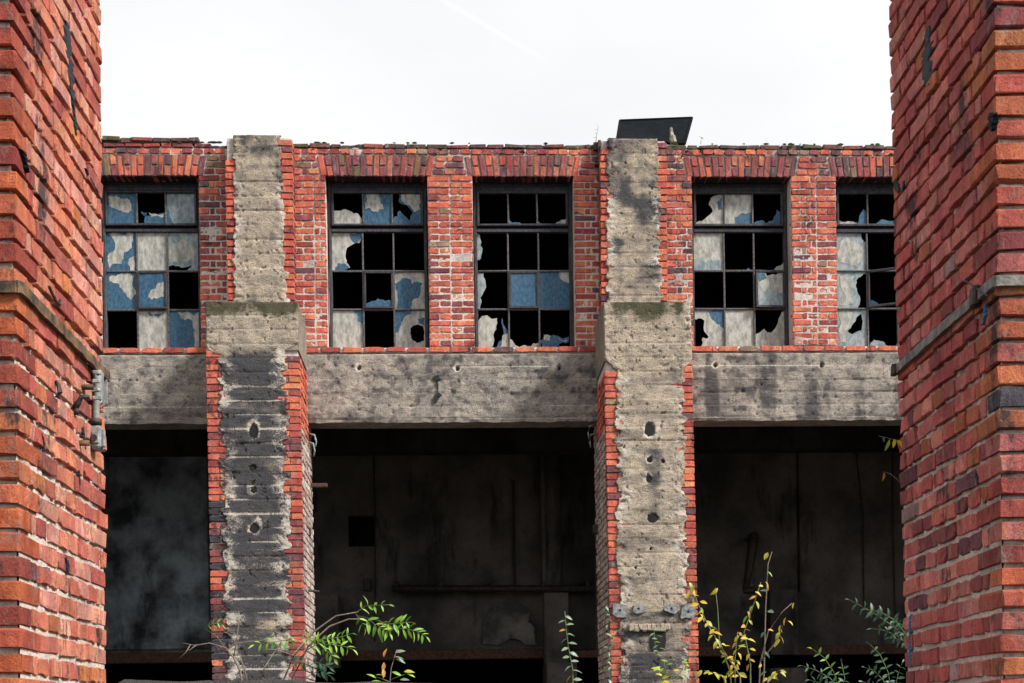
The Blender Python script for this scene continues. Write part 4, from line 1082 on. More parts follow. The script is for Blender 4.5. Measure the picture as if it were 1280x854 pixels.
def bk(px0, px1, py0, py1, t=.12, mat=M_PLAST, name='wall_pier', Y=YBK, c=.01, par=None):
    a = P(px0, py0, Y-t); b = P(px1, py1, Y-t); m = MB(); m.bevbox(a.x, b.x, Y-t, Y+.002, b.z, a.z, c, 0, .004); return m.build(name, mat, par or BK)
bk(391, 424, 743, 835, .5); bk(680, 712, 741, 835, .35); bk(675, 683, 560, 741, .2); bk(640, 645, 600, 736, .06, M_CEIL, 'conduit')
bk(963, 999, 737, 818, .45); bk(996, 1001, 560, 740, .05, M_CEIL, 'conduit'); bk(683, 722, 828, 870, .9)
bk(860, 1125, 700-3, 700, .02, M_CEIL, 'wall_joint') if False else None
bk(963, 1010, 835, 870, .9)
bk(700, 745, 560, 812, .10, M_CEIL, 'stained_panel')
bk(60, 262, 560, 811, .06, M_PLASTB, 'stained_panel')
# pipe along the back wall
m = MB(); a = P(490, 736, YBK-.35); b = P(742, 736, YBK-.35); m.tube([a, b], .055, 10); 
for q in (.02, .24, .5, .75, .97):
    c = a.lerp(b, q); m.bevbox(c.x-.03, c.x+.03, YBK-.38, YBK-.002, c.z-.03, c.z+.12, .006)
m.build('pipe', M_STEEL, BK, True)
c = P(459, 731, YBK-.05); m = MB(); m.bevbox(c.x-.06, c.x+.06, YBK-.1, YBK, c.z-.1, c.z+.09, .01); m.build('wall_bracket', M_STEEL, BK)
# hanging twisted bracket in the right bay
m = MB(); pts = [P(943, 668, 21.5), P(940, 690, 21.5), P(936, 715, 21.5), P(932, 738, 21.5)]; m.tube(pts, .085, 7, 0, .05); m.tube([P(930, 738, 21.5), P(944, 738, 21.5)], .06, 6); m.tube([P(943, 668, 21.5), P(935, 675, 22.4)], .05)
m.build('bent_pipe', M_STEEL, BK, True)
# ceiling beams in the hall
for q, yb in enumerate((18.6, 20.6)):
    flat('ceiling_beam', x0, x1, yb, yb+.3, ZBB+.42, ZBB+.737, M_CEIL, BLD)

for q in range(6):
    m = MB(); x = R.uniform(x0+2, x1-2); m.tube([(x, YBK-.03, ZBB+.7), (x+R.uniform(-.1, .1), YBK-.05, ZBB-.3), (x+R.uniform(-.1, .1), YBK-.03, ZBB-R.uniform(.9, 2.2))], .012, 5)
    m.build('hanging_cable', M_STEEL, BK)
for pl in ([(604, 805), (606, 775), (618, 755), (640, 748), (658, 760), (668, 785), (672, 806)], [(140, 700), (137, 660), (150, 640), (160, 670), (158, 720), (150, 800), (138, 806)]):
    m = MB(); w3 = [P(q_[0], q_[1], YBK-.07) for q_ in pl]; bx0, bx1, bz0, bz1 = min(p.x for p in w3), max(p.x for p in w3), min(p.z for p in w3), max(p.z for p in w3)
    nn_ = [((p.x-bx0)/(bx1-bx0), (p.z-bz0)/(bz1-bz0)) for p in w3]
    plate(m, [smooth_poly(nn_, .2, R, 3)], lambda u, v: (bx0+(bx1-bx0)*u, bz0+(bz1-bz0)*v), YBK-.072, YBK+.01); m.build('plaster_patch', M_PLASTP if pl[0][0] > 300 else M_PLASTB, BK)
# ================================================================ SHEET ON THE ROOF
pts = [P(775, 151, 17.6), P(865, 147.5, 17.6), P(856, 180, 17.0), P(771, 176, 17.0)]
m = MB(); nrm_ = (pts[1]-pts[0]).cross(pts[3]-pts[0]).normalized()*.02
m.add([p for p in pts]+[p+nrm_ for p in pts], BOXF)
c0 = pts
for a, b in ((0, 1), (1, 2), (2, 3), (3, 0)): m.tube([pts[a], pts[b]], .016, 6)
so_ = m.build('metal_sheet', M_ROOFPL); tag(so_, 'black metal sheet propped on the parapet behind the right concrete pilaster', 'metal sheet')
m = MB(); m.tube([P(839, 160, 17.02), P(840, 172, 16.95)], .015, 6, 0, .03); m.tube([P(840, 171, 16.92), P(842, 179, 16.9)], .04, 6)
o_ = m.build('mossy_stub', M_CONCP); tag(o_, 'short pale mossy stub in front of the black roof sheet', 'stub')

# ================================================================ FITTINGS ON THE PIERS
def on_flank(fns, s, z, off=0.0):
    C0, C1, nr = fns; a, b = C0(z), C1(z); d, n = nr(z); return a+(b-a)*s+n*off
def flank_at(fns, px, py):
    """s and z of the flank point seen at px, py"""
    best = None
    for i in range(201):
        s = i/200; 
        z = 3.0
        for _ in range(4):
            p = on_flank(fns, s, z); z = ZW(px, py, p.y)
        p = on_flank(fns, s, z); u, v = proj(p); e = abs(u-px)
        if best is None or e < best[0]: best = (e, s, z)
    return best[1], best[2]
FL = (L0, L1, Lnr); FRt = (R0, R1, Rnr)
def strap(fns, side, zc, h, mat, name, root, label=None, s1=1.01, rough=.003, front=.9):
    C0, C1, nr = fns; d, n = nr(zc); a = C0(zc); m = MB(); pth = []
    # front run, rounded corner, flank run
    f = Vector((0, -1, 0)); ctr = a
    for k in range(9): pth.append((a+Vector((-side*(front*(1-k/8)), 0, 0)), f))
    for k in range(1, 6):
        t = k/6; nn = (f*(1-t)+n*t).normalized(); pth.append((a, nn))
    Ln = (C1(zc)-a).length
    for k in range(0, 25): pth.append((a+d*(Ln*s1*k/24), n))
    V = []; off0, off1 = .004, .020
    for i, (p, nn) in enumerate(pth):
        w = R.uniform(-rough, rough)
        for (o_, dz) in ((off0, -h/2), (off1+w, -h/2+R.uniform(-.002, .002)), (off1+w, h/2+R.uniform(-.002, .002)), (off0, h/2)):
            V.append(p+nn*o_+Vector((0, 0, dz)))
    Fc = []
    for i in range(len(pth)-1):
        for k in range(4): Fc.append((i*4+k, i*4+(k+1) % 4, (i+1)*4+(k+1) % 4, (i+1)*4+k))
    Fc += [(0, 1, 2, 3), tuple(len(V)-4+k for k in (3, 2, 1, 0))]
    m.add(V, Fc); return m.build(name, mat, root)
zs_l = ZW(21, 358, 4.68); zs_r = ZW(1249, 350, 4.9)
strap(FL, 1, zs_l, .038, M_RUST, 'strap', PIL)
strap(FRt, -1, zs_r, .038, M_GREYSTRAP, 'strap', PIR)
# clamp joint on the right strap and wire
s, z = flank_at(FRt, 1226, 372)
m = MB(); d, n = Rnr(z)
for ss in (s, ):
    p = on_flank(FRt, ss, zs_r, .022); q = Matrix.Translation(p) @ frame(Vector((0, 0, 0)), -d, n)
    V, Fc = chambox(.05, .03, .075, .006, .003, R); m.add([q @ Vector(v) for v in V], Fc)
p = on_flank(FRt, .985, zs_r, .02); q = Matrix.Translation(p) @ frame(Vector((0, 0, 0)), -d, n); V, Fc = chambox(.045, .02, .05, .006, .003, R); m.add([q @ Vector(v) for v in V], Fc)
m.build('strap_clamp', M_STEEL, PIR)
m = MB()
wp = [flank_at(FRt, *q) for q in ((1212, 351), (1219, 352), (1226, 358), (1236, 366), (1243, 370))]
m.tube([on_flank(FRt, s_, z_, .03-.002*i) for i, (s_, z_) in enumerate(wp)], .003, 6); m.build('wire', M_STEEL, PIR)
# drips of tar and blue paint: thin dried lumps with an uneven outline
def drip(fns, side, root, pts, wid, mat, thick=.0035, name='tar_drip'):
    m = MB(); L_ = []
    pr = [flank_at(fns, *q) for q in pts]
    n = len(pr)*5; rows = []
    for i in range(n+1):
        t = i/n*(len(pr)-1); k = min(int(t), len(pr)-2); f = t-k
        s = pr[k][0]*(1-f)+pr[k+1][0]*f; z = pr[k][1]*(1-f)+pr[k+1][1]*f
        wv = wid*(.3+.7*math.sin(math.pi*min(1, max(0, .08+.9*i/n))))*R.uniform(.45, 1.5)
        Ln = 1.2; rows.append((s, z, wv/Ln))
    V = []
    for (s, z, wv) in rows:
        o = R.uniform(.6, 1.3)*thick
        V += [on_flank(fns, s-wv/2+R.uniform(-.2, .2)*wv, z, -.006), on_flank(fns, s-wv*.28, z, o), on_flank(fns, s+wv*.28, z+R.uniform(-.01, .01), o*1.1), on_flank(fns, s+wv/2+R.uniform(-.2, .2)*wv, z, -.006)]
    Fc = [(i*4+k, i*4+k+1, i*4+k+5, i*4+k+4) for i in range(len(rows)-1) for k in range(3)]
    m.add(V, Fc); return m.build(name, mat, root)
drip(FL, 1, PIL, [(84, 30), (85, 60), (87, 85), (88, 104), (91, 125)], .15, M_TAR)
drip(FL, 1, PIL, [(91, 125), (94, 150), (95, 170)], .05, M_TAR)
drip(FL, 1, PIL, [(24, 188), (27, 196), (30, 208), (31, 215)], .05, M_TAR, .012)
drip(FL, 1, PIL, [(108, 212), (114, 226), (122, 240)], .10, M_TAR)
drip(FL, 1, PIL, [(52, 542), (54, 552), (55, 565)], .03, M_TAR); drip(FL, 1, PIL, [(99, 588), (99, 600), (99, 612)], .02, M_TAR)
drip(FL, 1, PIL, [(103, 535), (105, 548), (106, 562)], .05, M_TAR)
drip(FL, 1, PIL, [(82, 698), (84, 706), (85, 717)], .055, M_TAR)
drip(FRt, -1, PIR, [(1160, 35), (1159, 60), (1158, 85), (1162, 108)], .13, M_TAR)
drip(FRt, -1, PIR, [(1240, 142), (1242, 152), (1243, 162)], .05, M_TAR, .012)
drip(FRt, -1, PIR, [(1118, 222), (1121, 232), (1124, 240)], .07, M_TAR); drip(FRt, -1, PIR, [(1130, 226), (1129, 236), (1128, 246)], .05, M_TAR)
drip(FRt, -1, PIR, [(1233, 380), (1232, 394), (1230, 405)], .025, M_BLUEP, .006); drip(FRt, -1, PIR, [(1221, 588), (1222, 598), (1223, 606)], .04, M_TAR)
drip(FRt, -1, PIR, [(1138.5, 768), (1138, 785), (1137.5, 800)], .03, M_BLUEP, .005, 'paint_drip'); drip(FRt, -1, PIR, [(1138, 802), (1138, 818), (1139, 834)], .04, M_BLUEP, .005, 'paint_drip')

# old switch with porcelain insulator plate and bent cable
sw = empty('cable_switch', on_flank(FL, .92, 3.2)); tag(sw, 'small grey switch box with cable and insulator plate on the left pier', 'switch box')
s, z = flank_at(FL, 121, 489); d, n = Lnr(z); Mf = lambda p: Matrix.Translation(p) @ frame(Vector((0, 0, 0)), d, n).to_3x3().to_4x4()
m = MB(); p = on_flank(FL, s, z, .02); q = Mf(p)
for k in range(4):
    V, Fc = chambox(.03, .035, .020, .005, .001, R); m.add([q @ (Vector(v)+Vector((-.085, .0, -.05+k*.033))) for v in V], Fc)
V, Fc = chambox(.05, .04, .135, .006, .001, R); m.add([q @ (Vector(v)+Vector((-.05, .005, 0))) for v in V], Fc)
m.build('insulator_block', M_PORC, sw)
m = MB(); pc = on_flank(FL, .985, z, .03)
V, Fc = chambox(.012, .012, .14, .003, .0005, R)
def platehole(org):
    mb = MB(); o = [(-.028, -.06), (.02, -.06), (.03, -.05), (.03, .05), (.02, .06), (-.028, .06)]
    hs = [[(.009*math.cos(k*math.pi/5)+.004, .011*math.sin(k*math.pi/5)+zz) for k in range(10)] for zz in (-.03, .03)]
    plate(mb, [o]+hs, lambda u, v: (org.x+u, org.z+v), org.y-.008, org.y+.008, 0); return mb
a = P(126, 489, on_flank(FL, .97, z).y); pm = platehole(Vector((a.x-.005, a.y, a.z))); pm.build('insulator_plate', M_PORC, sw)
m = MB(); yk = on_flank(FL, .9, z).y-.09
cp_ = [P(*q, yk) for q in ((118.5, 468), (121.5, 470), (122.5, 478), (122, 492), (120.5, 508), (119.5, 524), (119.5, 531))]
m.tube(cp_, .014, 10); m.build('cable', M_CABLE, sw, True)
m = MB(); a = P(112.5, 533, yk); b = P(127, 562, yk); m.bevbox(a.x, b.x, yk-.02, yk+.05, b.z, a.z, .008); 
m.bevbox(a.x+.01, b.x-.004, yk-.028, yk-.019, b.z+.02, a.z-.025, .003)
cc = (Vector((a.x+b.x, 0, a.z+b.z))/2); m.tube([(cc.x, yk-.036, cc.z-.005), (cc.x, yk-.02, cc.z-.005)], .013, 10, 1)
m.bevbox(b.x-.006, b.x+.012, yk+.0, yk+.02, b.z+.01, a.z-.01, .003)
m.build('switch_box', [M_PORC, M_STEEL], sw)
m = MB(); a = P(117.5, 524, yk); m.tube([(cp_[-2].x, yk, cp_[-2].z), (cp_[-1].x, yk, cp_[-1].z)], .024, 10); m.build('cable_gland', M_STEEL, sw, True)
# black hook and pegs
s, z = flank_at(FL, 93, 500); m = MB(); p = on_flank(FL, s, z, 0); d, n = Lnr(z)
m.tube([p+Vector((0, 0, -.035)), p+n*.015+Vector((0, 0, -.01)), p+n*.025+Vector((0, 0, .012)), p+n*.055+Vector((0, 0, .010))], .012, 7, 0, .008); m.tube([p+Vector((0, 0, -.05)), p+n*.015+Vector((0, 0, -.035))], .013, 6)
hk = m.build('wall_hook', M_STEEL, None, True); tag(hk, 'black iron hook on the left pier beside the switch cable', 'hook')
s, z = flank_at(FL, 70, 487); m = MB(); p = on_flank(FL, s, z, 0)
m.tube([p+Vector((0, 0, .03)), p+n*.01+Vector((0, 0, .012)), p+n*.015+Vector((0, 0, -.01)), p+n*.005+Vector((0, 0, -.03))], .007, 6, 0, .011)
hk = m.build('wall_hook', M_STEEL, None, True); tag(hk, 'small bent iron hook on the left pier, nearer of two', 'hook')
for (px, py) in ((103, 484), (98, 554)):
    s, z = flank_at(FL, px, py); p = on_flank(FL, s, z, -.01); m = MB(); m.tube([p, p+n*.05], .011, 8); o = m.build('wooden_peg', M_RUST, PIL, True)
s, z = flank_at(FL, 62, 376); p = on_flank(FL, s, z); m = MB(); m.tube([p+d*-.06+Vector((0, 0, .03))+n*.015, p+n*.02, p+d*.05+n*.02+Vector((0, 0, -.0)), p+d*.06+n*.02+Vector((0, 0, .02))], .006, 6); m.build('bent_nail', M_STEEL, PIL)

# ================================================================ FOREGROUND LEDGE
def ledge(px0, px1, py, Y, seed, rag=.012):
    a, b = P(px0, py, Y), P(px1, py, Y)
    def f(u, v):
        # profile: front face then top
        x = a.x+(b.x-a.x)*u; e = np.minimum(u, 1-u)*(b.x-a.x)
        zt_ = a.z+(b.z-a.z)*u+rag*(fbm(x*5, x*0, seed)-.5)*2-.05*sstep(.05, 0, e)
        y = np.where(v < .5, Y, Y+(v-.5)*2*.22); z = np.where(v < .5, zt_*v*2, zt_+.006*(fbm(x*20, v*8, seed+3)-.5))
        return x, y+.008*(fbm(x*14, z*14, seed+2)-.5)*2, z
    me = grid_mesh('ledge', f, int((b.x-a.x)/.01)+2, 120, lambda u, v: (.9+.5*fbm(u*5, v*6, 3), 0*u, 0*u)); return link('rubble_wall', me, None, M_BEAM)
o = ledge(120, 585, 849, 2.6, 5); tag(o, 'low crumbling concrete wall edge across the bottom of the view', 'low wall')

# ================================================================ PLANTS
def leaf_mesh(name, mat, w=.4, curl=.25, fold=.12, tip=1.0, n=4):
    V = []; Fc = []
    prof = [(0, .06), (.18, .6), (.42, 1.0), (.7, .78), (.9, .32), (1.0, .02)]
    for (t, k) in prof:
        z = -curl*t*t
        for s in (-1, 0, 1): V.append((s*k*w/2, t, z+(fold*k*w if s else 0)*1.0))
    for i in range(len(prof)-1):
        for k in (0, 1): a = i*3+k; Fc.append((a, a+1, a+4, a+3))
    me = mesh(name, V, Fc, True); me.materials.append(mat); return me
LM = {}
def leafm(kind):
    if kind not in LM:
        mat, w = {'green': (M_LGREEN, .34), 'dark': (M_LDARK, .42), 'pale': (M_LPALE, .46), 'yellow': (M_LYEL, .5), 'orange': (M_LOR, .45), 'narrow': (M_LGREEN, .28)}[kind]
        LM[kind] = [leaf_mesh('leaf', mat, w*f, c, fo) for f, c, fo in ((1, .2, .15), (.9, .4, .2), (1.1, .05, .25), (1, .55, .1))]
    return LM[kind]
def put_leaf(parent, p, dirv, L_, kind, roll=None, name='leaf'):
    y = Vector(dirv).normalized(); up = Vector((R.uniform(-.5, .5), R.uniform(-1.0, -.1), R.uniform(.3, 1)))
    x = y.cross(up).normalized(); z = x.cross(y)
    Mx = Matrix.Translation(p) @ Matrix((x, y, z)).transposed().to_4x4() @ Matrix.Scale(L_, 4)
    o = bpy.data.objects.new(name, R.choice(leafm(kind))); COL.objects.link(o); attach(o, parent, Mx); return o
def poly(pts, Y, wob=.0):
    out = []; yo = 0
    for q in pts:
        yo += R.uniform(-wob, wob); out.append(P(q[0], q[1], Y+yo))
    return out
def sub(pts, n):
    """resample a polyline evenly"""
    L_ = [0]
    for a, b in zip(pts, pts[1:]): L_.append(L_[-1]+(b-a).length)
    out = []
    for i in range(n):
        t = L_[-1]*i/(n-1); k = max(j for j in range(len(L_)) if L_[j] <= t+1e-9); k = min(k, len(pts)-2)
        f = (t-L_[k])/max(1e-6, L_[k+1]-L_[k]); out.append(pts[k].lerp(pts[k+1], f))
    return out
def plant(name, label, cat, base, group=None):
    e = empty(name, base); tag(e, label, cat, group); return e
def stem(root, pts, r, r2, mat, name='stem'):
    m = MB(); m.tube(pts, r, 6, 0, r2); return m.build(name, mat, root, True)
def frond(root, pts, n, L_, kind, droop=.35, mat=M_GSTEM, name='frond_stalk'):
    n = max(2, n-1)
    """pinnate leaf: leaflets in pairs along a stalk"""
    stem(root, pts, .004, .002, mat, name); q = sub(pts, n+2)
    for i in range(1, n+2):
        d = (q[i]-q[i-1]).normalized()
        sides = (-1, 1) if i < n+1 else (0,)
        for s in sides:
            side = d.cross(Vector((0, -1, 0))).normalized()*s
            v = d*(.55 if s else 1)+side*.85+Vector((0, R.uniform(-.5, .1), -droop*R.uniform(.5, 1.3)))
            k = .6+.4*math.sin(math.pi*i/(n+1.5)); put_leaf(root, q[i], v, L_*.74*k*R.uniform(.8, 1.2), kind)
# 1. sapling with fresh green feathery leaves in front of the left pilaster
Y = 13.6
S1 = plant('sapling', 'green sapling with feathery leaves arching in front of the left pilaster', 'sapling', P(352, 860, Y)-Vector((0, 0, P(352, 860, Y).z)))
b0 = S1.location
stem(S1, [Vector(b0), P(352, 856, Y), P(368, 818, Y), P(392, 790, Y), P(420, 770, Y), P(448, 765, Y)], .016, .005, M_STEM)
stem(S1, [Vector(b0)+Vector((.08, 0, 0)), P(362, 856, Y-.2), P(385, 808, Y-.2), P(412, 783, Y-.2), P(436, 774, Y-.2), P(450, 774, Y-.2)], .014, .005, M_STEM)
stem(S1, [P(368, 820, Y), P(345, 812, Y-.2), P(330, 812, Y-.3)], .006, .003, M_STEM)
for pts, n, L_, k in (([(445, 766), (458, 757), (472, 757), (486, 756)], 5, .12, 'green'), ([(445, 768), (452, 778), (456, 785)], 3, .12, 'green'), ([(448, 772), (466, 778), (474, 790)], 3, .17, 'green'),
                      ([(472, 778), (490, 780), (505, 778), (514, 778)], 6, .12, 'green'), ([(490, 786), (508, 786), (522, 790), (533, 796)], 7, .13, 'narrow'), ([(470, 780), (478, 786), (487, 792)], 4, .12, 'green'),
                      ([(396, 800), (412, 798), (428, 796), (440, 792)], 7, .12, 'green'), ([(398, 806), (415, 806), (430, 808), (441, 812)], 6, .12, 'green'), ([(400, 806), (410, 815), (418, 824)], 4, .12, 'green'),
                      ([(376, 802), (358, 800), (340, 803), (318, 806)], 7, .12, 'green'), ([(385, 812), (395, 806), (402, 800)], 4, .12, 'green'),
                      ([(378, 836), (395, 828), (412, 834)], 5, .11, 'dark'), ([(384, 846), (400, 838), (414, 846)], 5, .11, 'dark'), ([(372, 800), (385, 797), (398, 800)], 4, .1, 'green'), ([(360, 828), (374, 826), (386, 832)], 4, .11, 'dark')):
    frond(S1, poly(pts, Y-.3, .08), n, L_, k)
stem(S1, [P(448, 770, Y), P(474, 776, Y-.2), P(492, 785, Y-.3)], .005, .003, M_GSTEM)
# bare twigs
Y = 14.2
S2 = plant('bare_twigs', 'bare grey twigs with one green sprig before the left pilaster', 'twigs', Vector((P(305, 860, Y).x, Y, 0)))
stem(S2, [Vector(S2.location), P(303, 856, Y), P(300, 838, Y), P(292, 822, Y), (P(282, 810, Y)), P(262, 804, Y), P(244, 807, Y), P(228, 804, Y)], .014, .004, M_STEM)
stem(S2, [P(246, 806, Y), P(238, 812, Y), P(232, 814, Y)], .006, .003, M_STEM); stem(S2, [P(238, 806, Y), P(232, 816, Y), P(223, 824, Y)], .006, .003, M_STEM)
stem(S2, [P(292, 822, Y), P(296, 800, Y), P(299, 776, Y)], .007, .003, M_STEM); stem(S2, [P(284, 812, Y), P(296, 804, Y), P(330, 800, Y)], .007, .003, M_STEM)
stem(S2, [P(310, 858, Y), P(306, 838, Y), P(300, 820, Y)], .008, .004, M_STEM); stem(S2, [P(322, 858, Y), P(330, 836, Y), P(345, 812, Y), P(360, 796, Y)], .009, .003, M_STEM)
frond(S2, poly([(256, 786), (264, 781), (272, 779), (277, 781)], Y, .02), 4, .085, 'green'); stem(S2, [P(282, 810, Y), P(270, 795, Y), P(256, 786, Y)], .004, .003, M_GSTEM)
# 2. small plant with orange leaves
Y = 13.0
S3 = plant('weed', 'small weed with orange leaves beside the green sapling', 'weed', Vector((P(487, 870, Y).x, Y, 0)))
stem(S3, [Vector(S3.location), P(487, 856, Y), P(489, 835, Y), P(496, 812, Y)], .007, .003, M_STEM)
for (x, y, dx, dy, k) in ((480, 828, -.1, -1, 'orange'), (479, 836, .1, -1, 'orange'), (480, 822, .1, 1, 'orange'), (492, 822, 1, .3, 'pale'), (494, 816, 1, .5, 'pale'), (495, 824, 1, -.1, 'pale'), (490, 840, 1, -.2, 'green'), (482, 846, -1, .6, 'green'), (470, 848, -.8, .8, 'green'), (505, 840, 1, .3, 'yellow'), (508, 842, 1, -.3, 'green'), (500, 850, 1, .1, 'pale'), (476, 852, -1, .2, 'green')):
    put_leaf(S3, P(x, y, Y), (dx, R.uniform(-.4, 0), dy), .085, k)
stem(S3, [P(488, 850, Y), P(500, 845, Y), P(510, 842, Y)], .004, .002, M_GSTEM); stem(S3, [P(486, 852, Y), P(476, 848, Y), P(468, 846, Y)], .004, .002, M_GSTEM)
# 3. thin upright stem with alternate grey-green leaves
Y = 14.6
S4 = plant('tall_weed', 'slender upright weed with pale oval leaves left of the right pilaster', 'weed', Vector((P(716, 870, Y).x, Y, 0)))
sp = [Vector(S4.location), P(716, 856, Y), P(716, 838, Y), P(711, 812, Y), P(708, 790, Y), P(706, 764, Y)]; stem(S4, sp, .008, .003, M_GSTEM)
for i in range(15):
    y = 770+i*5.7; x = 706.5+(i/14)**1.2*10; s = -1 if i % 2 else 1; k = 'orange' if i in (3, 13) else 'pale'
    put_leaf(S4, P(x, y, Y), (s, R.uniform(-.4, .1), R.uniform(-.45, .25)), R.uniform(.075, .1), k)
# 4. yellow shrub
Y = 13.8
S5 = plant('yellow_shrub', 'shrub with yellow and green autumn leaves in front of the right bay', 'shrub', Vector((P(935, 870, Y).x, Y, 0)))
stems5 = [[(935, 870), (925, 845), (905, 815), (884, 780), (868, 745), (862, 728)], [(940, 870), (938, 830), (930, 790), (944, 750), (951, 728)], [(945, 870), (950, 830), (960, 790), (978, 765), (990, 754)],
          [(930, 870), (912, 838), (899, 800), (897, 760), (894, 735)], [(950, 870), (955, 840), (957, 760), (960, 705), (965, 690)], [(928, 870), (905, 845), (880, 838)], [(940, 870), (960, 848), (975, 838)], [(920, 870), (918, 830), (922, 790)], [(950, 828), (972, 800), (982, 772)]]
for i, pts in enumerate(stems5):
    w3 = poly(pts, Y, .06); w3[0] = Vector(S5.location) if i < 7 else w3[0]; w3 = [Vector(S5.location)]+w3[1:] if i < 7 else w3
    stem(S5, w3, .009, .003, M_GSTEM if i % 2 else M_STEM)
    vis = poly(pts[1:], Y, .0); nlf = {0: 32, 1: 18, 2: 3, 3: 11, 4: 7, 5: 9, 6: 8, 7: 10, 8: 7}[i]
    for q, p in enumerate(sub(vis, nlf)):
        u, v = proj(p)
        if i == 3 and 740 < v < 800: continue
        put_leaf(S5, p+Vector((R.uniform(-.03, .03), R.uniform(-.08, .05), 0)), ((1 if q % 2 else -1)*R.uniform(.3, 1), R.uniform(-.6, .1), R.uniform(-1.2, .1)), R.uniform(.05, .095), R.choice(('yellow', 'yellow', 'yellow', 'yellow', 'yellow', 'orange', 'green')) if i != 4 else R.choice(('pale', 'green', 'dark', 'yellow')))
# low weeds at the foot of the right pilaster
S6 = plant('weed', 'small yellow and green weed at the foot of the right pilaster', 'weed', Vector((P(836, 870, 14.4).x, 14.4, 0)))
stem(S6, [Vector(S6.location), P(836, 856, 14.4), P(832, 838, 14.4), P(830, 826, 14.4)], .006, .003, M_GSTEM)
for q in range(12): put_leaf(S6, P(R.uniform(824, 842), R.uniform(824, 854), 14.4), (R.uniform(-1, 1), -.3, R.uniform(-.6, .8)), R.uniform(.06, .1), R.choice(('yellow', 'yellow', 'green')))
stem(S6, [P(836, 850, 14.4), P(850, 842, 14.5), P(858, 826, 14.5)], .004, .002, M_GSTEM)
for q in range(8): put_leaf(S6, P(R.uniform(845, 862), R.uniform(820, 850), 14.5), (R.uniform(-1, 1), -.3, R.uniform(-.6, .8)), R.uniform(.05, .08), 'green')
# climbers on the right pilaster
S7 = plant('climbing_vine', 'thin vine with small green leaves climbing the right pilaster', 'vine', Vector((P(762, 870, 15.7).x, 15.7, 0)))
stem(S7, [Vector(S7.location), P(763, 850, 15.7), P(760, 815, 15.7), P(765, 780, 15.7), P(758, 755, 15.7)], .005, .002, M_GSTEM)
for q in range(26):
    t = q/25; put_leaf(S7, P(761+R.uniform(-6, 6), 758+t*95, 15.7), (R.uniform(-1, 1), -.5, R.uniform(-.6, .4)), R.uniform(.05, .08), 'dark' if q % 3 else 'pale')
S8 = plant('climbing_vine', 'small green sprig growing from the dark painted recess of the right pilaster', 'vine', Vector((P(819, 812, 15.7))))
stem(S8, [P(821, 818, 15.72), P(818, 800, 15.7), P(818, 782, 15.68)], .005, .002, M_GSTEM)
for q in range(10): put_leaf(S8, P(819+R.uniform(-4, 5), 784+q*3.8, 15.68), ((1 if q % 2 else -1), -.4, R.uniform(-.4, .3)), .065, 'green' if q % 2 else 'pale')
# 5. dark green compound-leaved plants on the right
Y = 11.5
S9 = plant('dark_shrub', 'dark green shrub with drooping compound leaves beside the right pier', 'shrub', Vector((P(1150, 880, Y).x, Y, 0)))
stem(S9, [Vector(S9.location), P(1150, 850, Y), P(1140, 812, Y), P(1128, 800, Y)], .012, .005, M_STEM)
for pts, n, L_ in (([(1140, 804), (1115, 782), (1090, 765), (1062, 750)], 9, .095), ([(1138, 800), (1118, 775), (1100, 765), (1082, 762)], 7, .085), ([(1140, 812), (1122, 795), (1105, 788), (1090, 786)], 6, .08),
                   ([(1142, 800), (1130, 785), (1120, 775)], 5, .08), ([(1142, 812), (1128, 800), (1112, 797)], 5, .08)): frond(S9, poly(pts, Y, .05), n, L_, 'dark', .3)
Y = 12.5
S10 = plant('dark_shrub', 'low dark green fern-like shrub under the drooping shrub, furthest right', 'shrub', Vector((P(1110, 880, Y).x, Y, 0)))
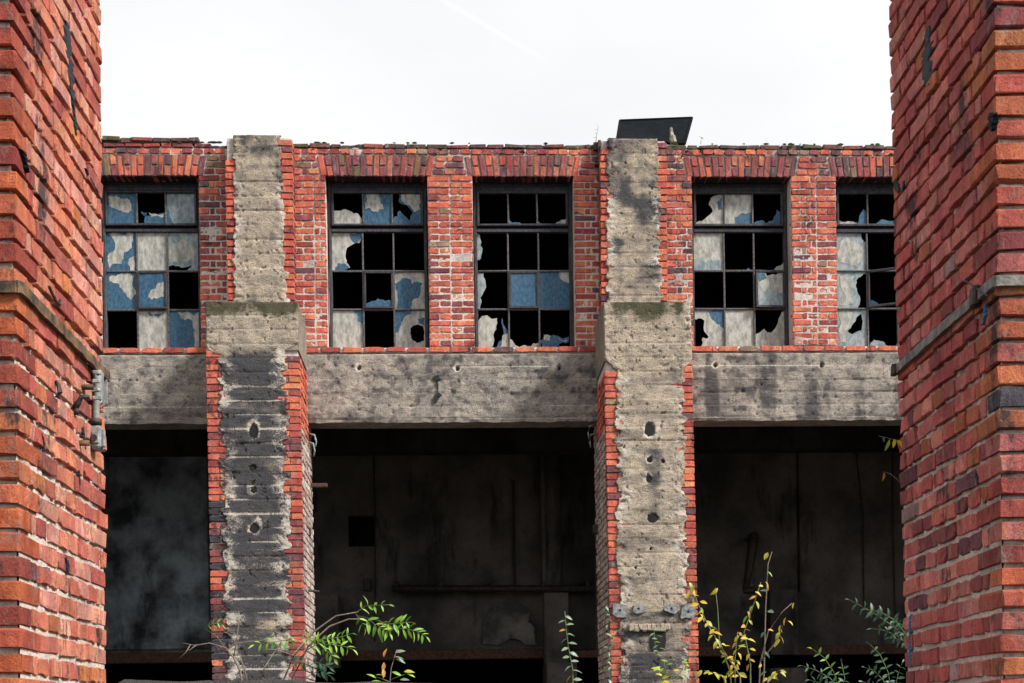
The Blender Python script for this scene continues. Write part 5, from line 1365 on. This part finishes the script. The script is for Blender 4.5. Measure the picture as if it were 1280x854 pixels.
for pts, n, L_ in (([(1115, 870), (1110, 840), (1100, 818), (1088, 806)], 8, .085), ([(1112, 870), (1104, 850), (1092, 838), (1080, 834)], 7, .08), ([(1118, 870), (1122, 845), (1128, 828)], 6, .08), ([(1110, 875), (1090, 858), (1078, 852)], 5, .08)): frond(S10, poly(pts, Y, .05), n, L_, 'dark', .3)
S11 = plant('dark_shrub', 'small dark green shrub right of the yellow autumn shrub', 'shrub', Vector((P(1030, 880, Y).x, Y, 0)))
for pts, n, L_ in (([(1050, 865), (1042, 840), (1030, 822), (1015, 811)], 6, .09), ([(1052, 868), (1038, 848), (1020, 838), (1002, 832)], 7, .085), ([(1050, 868), (1056, 848), (1052, 828)], 5, .08), ([(1045, 868), (1028, 855), (1012, 850)], 5, .085)): frond(S11, poly(pts, Y, .05), n, L_, 'green' if n == 6 else 'dark', .2)
# sprigs out of the right pier
Y = 6.0
S12 = plant('leafy_sprig', 'leafy green twig sticking out of the right pier over the dark bay', 'twig', P(1126, 552, Y))
stem(S12, [P(1128, 554, Y), P(1115, 549, Y), P(1098, 545, Y)], .002, .001, M_STEM)
for (x, y, dx, dz, l, k) in ((1118, 549, -.1, -1, .035, 'yellow'), (1119, 549, .5, -.9, .045, 'yellow'), (1112, 549, -.3, -1, .05, 'green'), (1104, 546, .1, -1, .025, 'dark'), (1122, 550, .4, -.6, .035, 'yellow')): put_leaf(S12, P(x, y, Y-.02), (dx, -.1, dz), l, k)
S13 = plant('dry_twig', 'dry bare twig with a curled leaf hanging from the right pier', 'twig', P(1126, 606, Y))
stem(S13, [P(1127, 606, Y), P(1120, 598, Y), P(1112, 592, Y), P(1104, 590, Y), P(1104, 600, Y)], .002, .001, M_STEM); put_leaf(S13, P(1105, 591, Y), (0, 0, -1), .035, 'orange')
# weeds on the parapet
for (bx, by, lab) in ((745, 178, 'tiny weed growing on the parapet left of the right pilaster'), (876, 180, 'tiny weed on the parapet right of the black roof sheet')):
    S = plant('parapet_weed', lab, 'weed', P(bx, by, 16.7)); q = [P(bx, by, 16.7), P(bx+.5, by-8, 16.7), P(bx+3, by-20 if bx < 800 else by-6, 16.7)]
    stem(S, q, .004, .002, M_GSTEM)
    for p in sub(q, 5)[1:]: put_leaf(S, p, (R.uniform(-1, 1), -.3, .5), .035, 'orange' if R.random() < .5 else 'pale')
